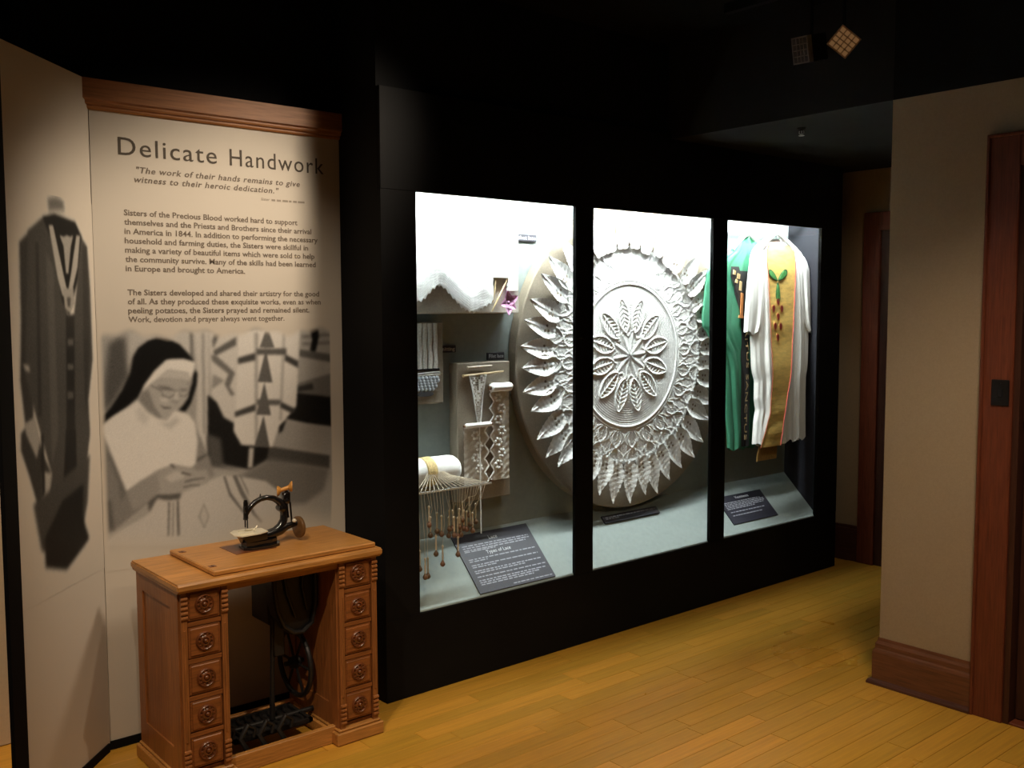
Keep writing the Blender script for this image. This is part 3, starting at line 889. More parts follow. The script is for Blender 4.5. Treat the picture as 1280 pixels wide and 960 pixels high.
def WP(s, d, z):
    return (CX + wd.x * s + wn.x * d, CY + wd.y * s + wn.y * d, z)


def wing_box(s0, s1, d0, d1, z0, z1):
    vs = [WP(s, d, z) for s in (s0, s1) for d in (d0, d1) for z in (z0, z1)]
    fs = [(0, 1, 3, 2), (4, 6, 7, 5), (0, 4, 5, 1), (2, 3, 7, 6), (0, 2, 6, 4), (1, 5, 7, 3)]
    return MB().add(vs, fs)


wp = thing('wing_panel', 'angled cream side panel with a printed picture of a dark robe on a stand', 'exhibit panel', WP(0.3, 0, 0))
wing_box(0.006, 0.565, -0.008, 0, 0.02, 2.555).build('board', 'panel_cream', wp)
wing_box(0.02, 0.565, -0.008, 0.006, 0.0, 0.034).build('base_strip', 'black_paint', wp)
wing_box(0.566, 0.640, -0.008, 0.006, 0, 2.556).build('edge_post', 'black_paint', wp)
X, Z, img, f = raster(WING_SHAPES, 0.004, 0.560, 0.72, 2.10, 0.0034, 0.74,
                      lambda X, Z: np.zeros(X.shape) + 1)
img = img + rng.normal(0, 0.012, img.shape)
# ink only where the robe is printed: the rest of the sheet is bare panel
cov = np.clip(np.abs(img - 0.74) * 14 - 0.35, 0, 1)
for _ in range(2):
    cov = np.maximum.reduce([cov, np.roll(cov, 1, 0) * .8, np.roll(cov, -1, 0) * .8, np.roll(cov, 1, 1) * .8, np.roll(cov, -1, 1) * .8])
P = np.zeros(X.shape + (3,))
for i in range(3):
    P[..., i] = [CX, CY, 0][i] + wd[i] * X + wn[i] * 0.0006
P[..., 2] = Z
ro = ink_sheet('robe_print', P, img, cov, wp, (1.0, 0.95, 0.86))
ro['label'] = 'printed dark robe with a pale three-stemmed embroidered collar on a stand'


# ------------------------------------------------------------------ sewing cabinet
TX0, TX1, TY0, TY1, TZ = 1.248, 2.078, 3.262, 3.722, 0.760
sc = thing('sewing_cabinet', 'antique oak treadle sewing cabinet with two stacks of carved drawers', 'sewing cabinet', (1.663, 3.49, 0))
top = MB()
top.prism([(TY0 + 0.012, 0.726), (TY0 + 0.010, 0.731), (TY0 + 0.004, 0.733), (TY0, 0.737), (TY0, 0.752), (TY0 + 0.006, TZ),
           (TY1 - 0.006, TZ), (TY1, 0.752), (TY1, 0.737), (TY1 - 0.012, 0.726)], 'x', TX0 + 0.004, TX1 - 0.004)
top.box(TX0, TX0 + 0.004, TY0 + 0.003, TY1 - 0.003, 0.738, 0.754)
top.box(TX1 - 0.004, TX1, TY0 + 0.003, TY1 - 0.003, 0.738, 0.754)
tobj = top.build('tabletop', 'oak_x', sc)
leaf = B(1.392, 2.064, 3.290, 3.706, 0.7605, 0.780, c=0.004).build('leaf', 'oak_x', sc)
hg = []
for yy in (3.36, 3.64):
    B(1.405, 1.428, yy - 0.012, yy + 0.012, 0.780, 0.7812).build('hinge_plate', 'oak_carved', leaf)
    for dy in (-0.006, 0.006):
        MB().lathe([(0.0025, 0), (0.0025, 0.001)], (1.4165, yy + dy, 0.7812), 'z', 8).build('screw', 'iron_black', leaf)
B(TX0 + 0.03, TX1 - 0.03, TY0 + 0.030, TY0 + 0.048, 0.702, 0.726).build('apron', 'oak_x', sc)
YF = 3.283
for (a, b, inner) in ((1.266, 1.436, 1), (1.890, 2.060, -1)):
    left = inner == 1
    ped = MB()
    ped.box(a, a + 0.018, YF + 0.014, 3.700, 0.055, 0.726)
    ped.box(b - 0.018, b, YF + 0.014, 3.700, 0.055, 0.726)
    ped.box(a + 0.018, b - 0.018, 3.682, 3.700, 0.055, 0.726)
    ped.box(a + 0.018, b - 0.018, YF + 0.02, 3.682, 0.055, 0.075)
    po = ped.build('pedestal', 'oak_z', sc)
    # side frames with a recessed field
    for xs, xe in ((a - 0.006, a), (b, b + 0.006)):
        fr = MB()
        fr.box(xs, xe, YF + 0.014, YF + 0.085, 0.055, 0.726)
        fr.box(xs, xe, 3.640, 3.700, 0.055, 0.726)
        fr.box(xs, xe, YF + 0.085, 3.640, 0.660, 0.726)
        fr.box(xs, xe, YF + 0.085, 3.640, 0.055, 0.150)
        fr.build('side_frame', 'oak_z', po)
    pl = MB()
    pl.box(a - 0.022, b + 0.020, YF - 0.012, 3.712, 0.0, 0.050, c=0.004)
    pl.box(a - 0.012, b + 0.010, YF - 0.004, 3.706, 0.050, 0.062, c=0.004)
    pl.build('plinth', 'oak_x', sc)
    # carved front posts
    for xc in (a + 0.011, b - 0.011):
        ps = MB()
        ps.box(xc - 0.011, xc + 0.011, YF, YF + 0.014, 0.062, 0.726)
        for zz in list(np.arange(0.635, 0.720, 0.017)) + list(np.arange(0.085, 0.165, 0.017)):
            ps.tube([(xc - 0.012, YF, zz), (xc + 0.012, YF, zz)], 0.0075, 8)
        ps.tube([(xc, YF + 0.001, 0.19), (xc, YF + 0.001, 0.59)], 0.0055, 8)
        ps.build('front_post', 'oak_z', po)
    for i, zc in enumerate((0.6445, 0.5195, 0.393, 0.2665, 0.140)):
        zc = (0.674, 0.541, 0.408, 0.275, 0.142)[i]
        x0, x1 = a + 0.024, b - 0.024
        # rail between the drawers
        if i:
            B(x0, x1, YF + 0.004, YF + 0.02, zc + 0.058, zc + 0.073).build('rail', 'oak_drawer', po)
        dr = MB()
        dr.box(x0 + 0.001, x1 - 0.001, YF + 0.006, YF + 0.02, zc - 0.057, zc + (0.050 if i == 0 else 0.057), c=0.003)
        dr.box(x0 + 0.008, x1 - 0.008, YF + 0.002, YF + 0.008, zc - 0.049, zc + (0.043 if i == 0 else 0.049), c=0.003)
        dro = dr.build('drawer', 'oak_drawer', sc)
        xc = (x0 + x1) / 2
        MB().lathe([(0.034, 0.002), (0.034, -0.004), (0.030, -0.008), (0.026, -0.004), (0.021, -0.003), (0.017, -0.008),
                    (0.012, -0.009), (0.009, -0.004), (0.007, -0.010), (0.004, -0.013), (0.001, -0.0135)],
                   (xc, YF + 0.002, zc), 'y', 28).build('rosette', 'oak_carved', dro, smooth=True, angle=50)
        rp = MB()
        for q in range(10):
            an = 2 * math.pi * q / 10
            cxx, czz = xc + 0.0235 * math.cos(an), zc + 0.0235 * math.sin(an)
            rp.lathe([(0.0045, 0), (0.0035, -0.003), (0.001, -0.0042)], (cxx, YF - 0.002, czz), 'y', 8)
        rp.build('rosette_petals', 'oak_carved', dro, smooth=True)
B(1.442, 1.886, 3.316, 3.340, 0.0, 0.070, c=0.003).build('stretcher', 'oak_x', sc)
B(1.442, 1.886, 3.660, 3.685, 0.0, 0.070, c=0.003).build('stretcher', 'oak_x', sc)

# cast-iron treadle inside the kneehole
tr = MB()
tr.box(1.50, 1.83, 3.40, 3.415, 0.075, 0.09)
tr.box(1.50, 1.83, 3.585, 3.60, 0.075, 0.09)
tr.box(1.50, 1.515, 3.40, 3.60, 0.075, 0.09)
tr.box(1.815, 1.83, 3.40, 3.60, 0.075, 0.09)
for i in range(9):
    xx = 1.535 + i * 0.0325
    tr.tube([(xx + 0.012 * math.sin(t * 6.28), 3.41 + t * 0.18, 0.083) for t in np.linspace(0, 1, 12)], 0.006, 6)
tr.box(1.505, 1.825, 3.405, 3.595, 0.070, 0.076)
tr.build('treadle', 'iron_black', sc)
tb = MB()
tb.tube([(1.445, 3.50, 0.083), (1.888, 3.50, 0.083)], 0.011, 10)
tb.build('treadle_shaft', 'iron_black', sc, smooth=True)
lo = MB()
for (xx, y_) in ((1.53, 3.37), (1.60, 3.36), (1.68, 3.36), (1.46, 3.40)):
    lo.tube([(xx, y_, 0.004), (xx + 0.01, y_, 0.05), (xx - 0.015, y_ + 0.01, 0.10), (xx + 0.02, y_ + 0.02, 0.14),
             (xx + 0.05, y_ + 0.02, 0.12), (xx + 0.04, y_ + 0.015, 0.09)], [0.012, 0.011, 0.010, 0.010, 0.008, 0.006], 8)
lo.tube([(1.445, 3.385, 0.03), (1.60, 3.36, 0.035), (1.74, 3.36, 0.03)], [0.014, 0.02, 0.012], 10)
lo.build('scroll_casting', 'iron_black', sc, smooth=True)
# fly wheel
wl = MB()
wc = (1.850, 3.580, 0.262)
ring = [(wc[0], wc[1] + 0.135 * math.cos(t), wc[2] + 0.135 * math.sin(t)) for t in np.linspace(0, 2 * math.pi, 41)]
wl.tube(ring, 0.011, 8, cap=False)
for q in range(6):
    an = q * math.pi / 3
    wl.tube([(wc[0], wc[1] + 0.02 * math.cos(an), wc[2] + 0.02 * math.sin(an)),
             (wc[0], wc[1] + 0.132 * math.cos(an), wc[2] + 0.132 * math.sin(an))], 0.006, 6)
wl.lathe([(0.024, -0.02), (0.026, 0.0), (0.024, 0.02)], wc, 'x', 14)
# the wheel is carried low beside the right pedestal
wl.build('fly_wheel', 'iron_black', sc, smooth=True)
pm = MB()
pm.tube([(1.70, 3.49, 0.09), (1.705, 3.49, 0.30), (1.712, 3.49, 0.50)], [0.012, 0.009, 0.012], 8)
pm.box(1.705, 1.755, 3.475, 3.50, 0.34, 0.50, c=0.006)
pm.build('pitman_rod', 'iron_black', sc, smooth=True)
bk = MB()
bk.tube([(1.888, 3.580, 0.262), (1.805, 3.580, 0.262)], 0.010, 8)
bk.build('wheel_axle', 'iron_black', sc)
# dark under-table box and guard hanging below the machine
gd = MB()
gp = [(1.685, 0.726), (1.685, 0.64), (1.692, 0.57), (1.706, 0.51), (1.730, 0.46), (1.765, 0.43), (1.805, 0.422), (1.845, 0.44),
      (1.870, 0.485), (1.880, 0.56), (1.882, 0.726)]
gd.prism(gp, 'y', 3.44, 3.50)
gd.box(1.70, 1.87, 3.50, 3.66, 0.46, 0.726, c=0.01)
gd.build('under_table_guard', 'iron_black', sc)
gb = MB()
gb.tube([(1.690, 3.432, 0.71), (1.692, 3.43, 0.62), (1.704, 3.43, 0.54), (1.73, 3.43, 0.475), (1.77, 3.43, 0.442),
         (1.81, 3.43, 0.436), (1.85, 3.43, 0.465), (1.868, 3.43, 0.54), (1.87, 3.432, 0.71)], 0.009, 8)
gb.tube([(1.73, 3.432, 0.71), (1.745, 3.43, 0.60), (1.78, 3.43, 0.50)], 0.006, 8)
gb.tube([(1.82, 3.432, 0.71), (1.81, 3.43, 0.62), (1.83, 3.43, 0.52)], 0.006, 8)
gb.build('guard_ribs', 'iron_black', sc, smooth=True)

# ------------------------------------------------------------------ sewing machine
MY, MZ = 3.53, 0.780
sm = thing('sewing_machine', 'small black antique sewing machine with curved arm and gold spool on the oak cabinet', 'sewing machine', (1.72, MY, MZ))
bs = MB()
bs.prism([(1.600, MY - 0.035), (1.625, MY - 0.055), (1.70, MY - 0.060), (1.745, MY - 0.045), (1.76, MY - 0.02), (1.76, MY + 0.03),
          (1.735, MY + 0.05), (1.65, MY + 0.055), (1.61, MY + 0.03)], 'z', MZ, MZ + 0.012)
bs.prism([(1.615, MY - 0.03), (1.64, MY - 0.04), (1.72, MY - 0.035), (1.75, MY - 0.015), (1.75, MY + 0.02), (1.72, MY + 0.035),
          (1.64, MY + 0.04), (1.615, MY + 0.02)], 'z', MZ + 0.012, MZ + 0.030)
bs.build('base', 'japan_black', sm)
B(1.555, 1.72, MY - 0.07, MY + 0.085, MZ - 0.0, MZ + 0.0015).build('base_mat', 'oak_carved', sm)
bed = MB()
bed.tube([(1.605, MY, MZ + 0.042), (1.65, MY, MZ + 0.045), (1.72, MY, MZ + 0.042), (1.77, MY, MZ + 0.055), (1.80, MY, MZ + 0.072)],
         [0.017, 0.021, 0.022, 0.022, 0.018], 14)
bed.build('bed', 'japan_black', sm, smooth=True)
arm = MB()
# swan-neck arm: up from the bed at the right, over, and down to the needle head
path = [(1.752, 0.050), (1.775, 0.072), (1.788, 0.098), (1.790, 0.128), (1.783, 0.158), (1.768, 0.180), (1.745, 0.196), (1.717, 0.203),
        (1.690, 0.200), (1.668, 0.190), (1.650, 0.175), (1.636, 0.156), (1.630, 0.142)]
rad = [0.022, 0.018, 0.016, 0.016, 0.017, 0.015, 0.0125, 0.0115, 0.011, 0.011, 0.011, 0.010, 0.008]
arm.tube([(x, MY, MZ + z) for x, z in path], rad, 14)
arm.lathe([(0.006, -0.02), (0.014, -0.018), (0.017, 0.0), (0.014, 0.018), (0.006, 0.02)], (1.776, MY, MZ + 0.150), 'y', 14)
arm.build('arm', 'japan_black', sm, smooth=True)
hd = MB()
hd.tube([(1.628, MY, MZ + 0.195), (1.628, MY, MZ + 0.125)], [0.009, 0.010], 12)
hd.tube([(1.628, MY, MZ + 0.205), (1.628, MY, MZ + 0.192)], [0.006, 0.009], 12)
hd.box(1.620, 1.636, MY - 0.010, MY + 0.010, MZ + 0.150, MZ + 0.180, c=0.003)
hd.box(1.619, 1.633, MY - 0.008, MY + 0.008, MZ + 0.120, MZ + 0.132, c=0.002)
hd.build('needle_head', 'japan_black', sm, smooth=True)
nb = MB()
nb.tube([(1.625, MY, MZ + 0.125), (1.625, MY, MZ + 0.090)], 0.003, 8)
nb.tube([(1.634, MY, MZ + 0.125), (1.634, MY, MZ + 0.085)], 0.0028, 8)
nb.build('needle_bar', 'iron_black', sm, smooth=True)
MB().tube([(1.625, MY, MZ + 0.092), (1.625, MY, MZ + 0.078)], 0.0012, 6).build('needle', 'steel', sm)
ft = MB()
ft.box(1.622, 1.652, MY - 0.008, MY + 0.004, MZ + 0.0775, MZ + 0.0805)
ft.tube([(1.650, MY - 0.02, MZ + 0.080), (1.658, MY - 0.022, MZ + 0.088), (1.664, MY - 0.02, MZ + 0.094)], 0.003, 6)
ft.build('presser_foot', 'plate_steel', sm)
pt = MB()
pt.prism([(1.565, MY - 0.030), (1.585, MY - 0.062), (1.66, MY - 0.060), (1.70, MY - 0.040), (1.705, MY + 0.03), (1.66, MY + 0.055),
          (1.60, MY + 0.055), (1.575, MY + 0.03)], 'z', MZ + 0.066, MZ + 0.070)
pt.build('cloth_plate', 'plate_steel', sm)
dp = MB()
dp.prism([(1.585, MY - 0.040), (1.64, MY - 0.042), (1.655, MY - 0.01), (1.60, MY + 0.0)], 'z', MZ + 0.070, MZ + 0.074)
dp.prism([(1.60, MY + 0.01), (1.665, MY - 0.005), (1.675, MY + 0.035), (1.62, MY + 0.04)], 'z', MZ + 0.070, MZ + 0.0745)
dp.build('slide_plate', 'plate_steel', sm)
un = MB()
un.prism([(1.59, MZ + 0.066), (1.70, MZ + 0.066), (1.70, MZ + 0.034), (1.615, MZ + 0.030)], 'y', MY - 0.035, MY + 0.035)
un.build('looper_box', 'japan_black', sm)
MB().tube([(1.690, MY, MZ + 0.205), (1.690, MY, MZ + 0.222)], [0.0035, 0.002], 8).build('oil_pin', 'iron_black', sm)
pst = MB()
pst.box(1.786, 1.816, MY - 0.010, MY + 0.012, MZ + 0.165, MZ + 0.215, c=0.004)
pst.tube([(1.800, MY, MZ + 0.20), (1.803, MY, MZ + 0.222)], [0.009, 0.006], 10)
pst.lathe([(0.004, -0.016), (0.011, -0.012), (0.013, 0), (0.011, 0.012), (0.004, 0.016)], (1.800, MY, MZ + 0.178), 'y', 12)
pst.build('spool_post', 'japan_black', sm, smooth=True)
rd = MB()
rd.tube([(1.800, MY - 0.004, MZ + 0.17), (1.806, MY - 0.004, MZ + 0.105)], 0.0045, 8)
rd.tube([(1.815, MY - 0.004, MZ + 0.17), (1.821, MY - 0.004, MZ + 0.085)], 0.0040, 8)
rd.tube([(1.79, MY, MZ + 0.065), (1.845, MY, MZ + 0.075)], [0.016, 0.011], 12)
rd.build('link_rods', 'japan_black', sm, smooth=True)
MB().lathe([(0.002, -0.010), (0.007, -0.007), (0.009, 0), (0.006, 0.006)], (1.826, MY - 0.014, MZ + 0.090), 'y', 12).build('rod_joint', 'plate_steel', sm, smooth=True)
hw = MB()
hw.lathe([(0.010, -0.012), (0.018, -0.010), (0.040, -0.009), (0.046, -0.006), (0.047, 0.0), (0.045, 0.007), (0.040, 0.010), (0.018, 0.011), (0.008, 0.012)],
         (1.853, MY, MZ + 0.056), 'x', 32)
hw.build('hand_wheel', 'wheel_brown', sm, smooth=True)
spo = MB()
ca, sa = math.cos(math.radians(-28)), math.sin(math.radians(-28))
spo.lathe([(0.004, -0.030), (0.022, -0.030), (0.023, -0.026), (0.020, -0.022), (0.009, -0.014), (0.009, 0.014), (0.020, 0.022), (0.023, 0.026), (0.022, 0.030), (0.004, 0.030)],
          (0, 0, 0), 'x', 24)
spo.v = [(1.795 + x * ca - y * sa, MY + x * sa + y * ca, MZ + 0.230 + z + x * 0.35) for x, y, z in spo.v]
spo.build('thread_spool', 'spool_gold', sm, smooth=True)
sm.scale.z = 0.93

# ------------------------------------------------------------------ in the case: crochet display
YB = 3.768   # face of the back panel
cb = thing('crochet_board', 'large linen covered board with white crocheted cloth at the top of the left window', 'display board', (2.80, 3.70, 1.685))
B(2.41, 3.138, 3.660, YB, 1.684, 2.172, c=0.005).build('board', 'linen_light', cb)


def cloth_sheet(outline_fn, x0, x1, z_top, y, amp, nx=60, nz=40, seed=1, k=30):
    """hanging sheet whose lower edge is outline_fn(x); slight ripples"""
    P = np.zeros((nz, nx, 3))
    xs = np.linspace(x0, x1, nx)
    for j, xx in enumerate(xs):
        zb = outline_fn(xx)
        for i in range(nz):
            t = i / (nz - 1)
            z = z_top + (zb - z_top) * t
            P[i, j] = (xx, y - 0.012 * t - amp * (0.5 + 0.5 * math.sin(xx * k + seed)) * (0.3 + 0.7 * t) - 0.0015 * math.sin(z * 70 + xx * 20), z)
    return P


def two_sided(P, d=0.002):
    m = MB()
    m.grid(P)
    Q = P.copy()
    Q[..., 1] += d
    m.grid(Q[:, ::-1])
    nv, nu = P.shape[:2]
    n = nv * nu
    for i in range(nu - 1):
        a, b = (nv - 1) * nu + i, (nv - 1) * nu + i + 1
        m.f.append((a, n + (nv - 1) * nu + nu - 1 - i, n + (nv - 1) * nu + nu - 2 - i, b))
    return m


cx_pts = [(2.41, 1.80), (2.527, 1.736), (2.56, 1.752), (2.60, 1.792), (2.634, 1.812), (2.67, 1.80), (2.724, 1.747), (2.77, 1.708), (2.81, 1.693),
          (2.85, 1.688), (2.90, 1.712), (2.948, 1.737), (2.957, 1.744)]


def cz(x):
    xs, zs = zip(*cx_pts)
    z = float(np.interp(x, xs, zs))
    return z + 0.013 * (abs(math.sin(x * 125)) - 0.5)


wcl = thing('crocheted_cloth', 'white crocheted cloth with a scalloped lower edge pinned on the upper linen board', 'lace cloth', (2.7, 3.65, 1.69))
two_sided(cloth_sheet(cz, 2.412, 2.957, 2.185, 3.650, 0.002, nx=150, nz=30)).build('cloth', 'white_cotton', wcl, smooth=True)
st = MB()
for q in range(9):
    st.tube([(2.415 + i * 0.02, 3.634, max(cz(2.415 + i * 0.02) + 0.012 + q * 0.012, 1.68) + 0.002 * (i % 2)) for i in range(27)], 0.0010, 5)
st.build('crochet_rows', 'white_cotton', wcl, smooth=True)
B(2.960, 3.052, 3.645, 3.659, 1.852, 2.150, c=0.003).build('lace_sample', 'white_lace')
tag(bpy.data.objects['lace_sample'], 'short strip of white lace beside the crocheted cloth on the upper board', 'lace strip', 'lace strips on the upper linen board')
ls = MB()
ls.box(3.060, 3.118, 3.645, 3.659, 1.790, 2.165, c=0.003)
for i in range(18):
    ls.lathe([(0.001, -0.003), (0.010, -0.002), (0.010, 0.004)], (3.060, 3.652, 1.80 + i * 0.02), 'y', 8)
lo_ = ls.build('lace_sample', 'white_lace')
tag(lo_, 'long narrow strip of white lace down the right edge of the upper board', 'lace strip', 'lace strips on the upper linen board')


def hook(x0, z0, x1, z1, label):
    t = thing('crochet_hook', label, 'crochet hook', (x0, 3.652, z0), 'crochet hooks on the upper board')
    MB().tube([(x0, 3.652, z0), (x0 + (x1 - x0) * .6, 3.650, z0 + (z1 - z0) * .6), (x1, 3.652, z1)], [0.0025, 0.0045, 0.0035], 8).build('shaft', 'pale_wood', t, smooth=True)
    MB().tube([(x1, 3.652, z1), (x1 + 0.004, 3.650, z1 + 0.008), (x1 + 0.008, 3.648, z1 + 0.004)], [0.0035, 0.003, 0.002], 8).build('hook_tip', 'pale_wood', t, smooth=True)


hook(2.957, 1.690, 3.052, 1.842, 'longer pale wooden crochet hook slanting towards the pink flower')
hook(2.964, 1.735, 2.983, 1.842, 'shorter upright pale wooden crochet hook on the upper board')
pf = thing('crocheted_flower', 'pink crocheted butterfly flower at the lower right of the upper board', 'crocheted flower', (3.055, 3.652, 1.735))
for an, L in ((105, 0.056), (30, 0.058), (-40, 0.050), (195, 0.055), (265, 0.062)):
    m = MB()
    a = math.radians(an)
    P = np.zeros((9, 7, 3))
    for i in range(9):
        t = i / 8
        wv = 0.020 * math.sin(math.pi * min(1, 0.15 + 0.85 * t) ** 0.8) + 0.002
        for j in range(7):
            u = (j - 3) / 3
            px, pz = t * L, u * wv
            P[i, j] = (3.056 + px * math.cos(a) - pz * math.sin(a), 3.652 - 0.006 - 0.008 * t - 0.006 * abs(u), 1.738 + px * math.sin(a) + pz * math.cos(a))
    two_sided(P, 0.003).build('petal', 'pink_yarn', pf, smooth=True)
MB().lathe([(0.011, 0), (0.010, -0.006), (0.002, -0.010)], (3.056, 3.648, 1.738), 'y', 12).build('centre', 'pink_yarn', pf, smooth=True)


def small_label(x0, x1, z0, z1, body, label, tx0, tx1):
    t = thing('caption_plate', label, 'caption plate', ((x0 + x1) / 2, YB, z0))
    B(x0, x1, 3.758, YB + 0.002, z0, z1, c=0.002).build('plate', 'sign_black', t)
    V, Fc = text_mesh(body, (z1 - z0) * 0.72, 0, 1, res=2, width=tx1 - tx0, offset=0.0004)
    MB().add(np.stack([tx0 + V[:, 0], 3.7572 - V[:, 2], z0 + (z1 - z0) * 0.27 + V[:, 1]], -1).tolist(), Fc).build('lettering', 'sign_ink', t, fix=False)


small_label(3.150, 3.342, 2.045, 2.080, 'Crochet lace', 'small black caption reading Crochet lace beside the upper board', 3.158, 3.334)
small_label(2.715, 2.823, 1.499, 1.533, 'Knitting', 'small black caption reading Knitting beside the ribbed sample board', 2.722, 2.815)
small_label(3.017, 3.125, 1.455, 1.491, 'Filet lace', 'small black caption reading Filet lace above the tall linen board', 3.025, 3.117)

# knitted sample board
kb = thing('knitting_board', 'narrow linen board with ribbed knitted sample at the left window edge', 'display board', (2.56, 3.73, 1.268))
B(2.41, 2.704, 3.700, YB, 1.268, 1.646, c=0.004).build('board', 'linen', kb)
ks = thing('knitted_sample', 'ribbed off-white knitted sample with pleats on the narrow linen board', 'knitted sample', (2.55, 3.697, 1.43))
for i in range(9):
    xx = 2.420 + i * 0.0295
    m = MB()
    m.tube([(xx + 0.0015 * math.sin(z * 60 + i), 3.696 - 0.001 * (i % 2), z) for z in np.linspace(1.432, 1.640, 14)], 0.0125, 8)
    m.v = [(x, 3.700 - (3.700 - y) * 0.75, z) for x, y, z in m.v]
    m.build('rib', 'knit_wool', ks, smooth=True)
eb = MB()
for i in range(26):
    eb.lathe([(0.006, 0.002), (0.006, -0.002), (0.002, -0.006)], (2.42 + i * 0.0102, 3.698, 1.428), 'y', 8)
eb.build('picot_edge', 'dark_thread', ks, smooth=True)
for zz in (1.412, 1.402):
    MB().tube([(2.41 + i * 0.03, 3.696 - 0.002 * (i % 2), zz + 0.002 * math.sin(i)) for i in range(10)], 0.004, 6).build('border_cord', 'knit_wool', ks, smooth=True)
bl = thing('grey_lace_sample', 'blue-grey crocheted lace piece below the ribbed knitting', 'lace sample', (2.58, 3.695, 1.33))
for r_ in range(5):
    m = MB()
    for i in range(9 - r_ // 2):
        xx = 2.50 + r_ * 0.004 + i * 0.0205
        m.lathe([(0.011, 0.002), (0.010, -0.004), (0.004, -0.008)], (xx, 3.696, 1.388 - r_ * 0.013), 'y', 8)
    m.build('lace_row', 'blue_lace', bl, smooth=True)
dkm = MB()
dkm.prism([(2.595 + 0.045 * math.cos(t), 1.314 + 0.011 * math.sin(t)) for t in np.linspace(0, 2 * math.pi, 20)[:-1]], 'y', 3.688, 3.701)
tag(dkm.build('yarn_pad', 'dark_thread'), 'small dark oval pad under the blue-grey lace piece', 'yarn pad')
wk = thing('lace_tuft', 'small off-white lace tuft left of the blue-grey lace', 'lace sample', (2.49, 3.697, 1.315))
for i in range(7):
    MB().lathe([(0.013, 0.002), (0.011, -0.006), (0.003, -0.010)], (2.455 + (i % 3) * 0.022, 3.697, 1.32 + (i // 3) * 0.024), 'y', 9).build('tuft', 'knit_wool', wk, smooth=True)

# filet lace board
fb = thing('filet_board', 'tall linen covered board with filet lace beside the large round lace', 'display board', (2.96, 3.73, 0.78))
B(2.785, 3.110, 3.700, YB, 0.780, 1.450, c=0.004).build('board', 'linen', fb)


def needle(xa, za, xb, zb, r, m, label):
    t = thing('knitting_needle', label, 'needle', (xa, 3.695, za), 'needles on the filet board')
    MB().tube([(xa, 3.692, za), (xa * .5 + xb * .5, 3.692, za * .5 + zb * .5), (xb, 3.692, zb)], [r * .9, r, r * .7], 8).build('shaft', m, t, smooth=True)
    MB().lathe([(r * 1.2, -0.003), (r * 1.5, 0), (r * 1.2, 0.003)], (xa, 3.692, za), 'x', 8).build('end_cap', m, t, smooth=True)


needle(2.842, 1.428, 2.990, 1.431, 0.005, 'bone', 'short pale netting needle at the top of the filet board')
needle(2.816, 1.389, 3.062, 1.400, 0.0055, 'pale_wood', 'long wooden rod holding the triangular net')


def net_panel(L0, R0, z0, L1, R1, z1, y, name, label, group=None):
    """open mesh of threads between two horizontal edges"""
    t = thing(name, label, 'lace net', ((L1 + R1) / 2, y, z1), group)
    nrow, ncol = 22, 9
    m = MB()
    P = lambda u, v: (L0 + (L1 - L0) * v + (R0 + (R1 - R0) * v - L0 - (L1 - L0) * v) * u, y - 0.004 * math.sin(u * 9 + v * 5), z0 + (z1 - z0) * v)
    for i in range(nrow + 1):
        m.tube([P(u, i / nrow) for u in np.linspace(0, 1, 7)], 0.0011, 4, cap=False)
    for j in range(ncol + 1):
        m.tube([P(j / ncol, v) for v in np.linspace(0, 1, 12)], 0.0011, 4, cap=False)
    m.build('mesh', 'net_lace', t)
    rr = random.Random(5)
    cl_ = MB()
    for i in range(nrow):
        for j in range(ncol):
            if rr.random() < 0.42:
                q = [P(j / ncol, i / nrow), P((j + 1) / ncol, i / nrow), P((j + 1) / ncol, (i + 1) / nrow), P(j / ncol, (i + 1) / nrow)]
                cl_.add(q, [(0, 1, 2, 3)])
    cl_.build('filled_squares', 'white_lace', t, fix=False)
    bd = MB()
    bd.tube([P(0, v) for v in np.linspace(0, 1, 12)], 0.003, 6)
    bd.tube([P(1, v) for v in np.linspace(0, 1, 12)], 0.003, 6)
    bd.build('border', 'white_lace', t, smooth=True)
    return t


net_panel(2.848, 2.950, 1.390, 2.901, 2.911, 1.157, 3.688, 'net_lace', 'triangular white net narrowing downwards from a wooden rod')
MB().tube([(2.906, 3.686, 1.16), (2.907, 3.682, 0.98), (2.905, 3.68, 0.80), (2.906, 3.678, 0.62)], 0.0028, 6).build('working_thread', 'white_lace')
tag(bpy.data.objects['working_thread'], 'white thread hanging from the tip of the triangular net', 'thread')


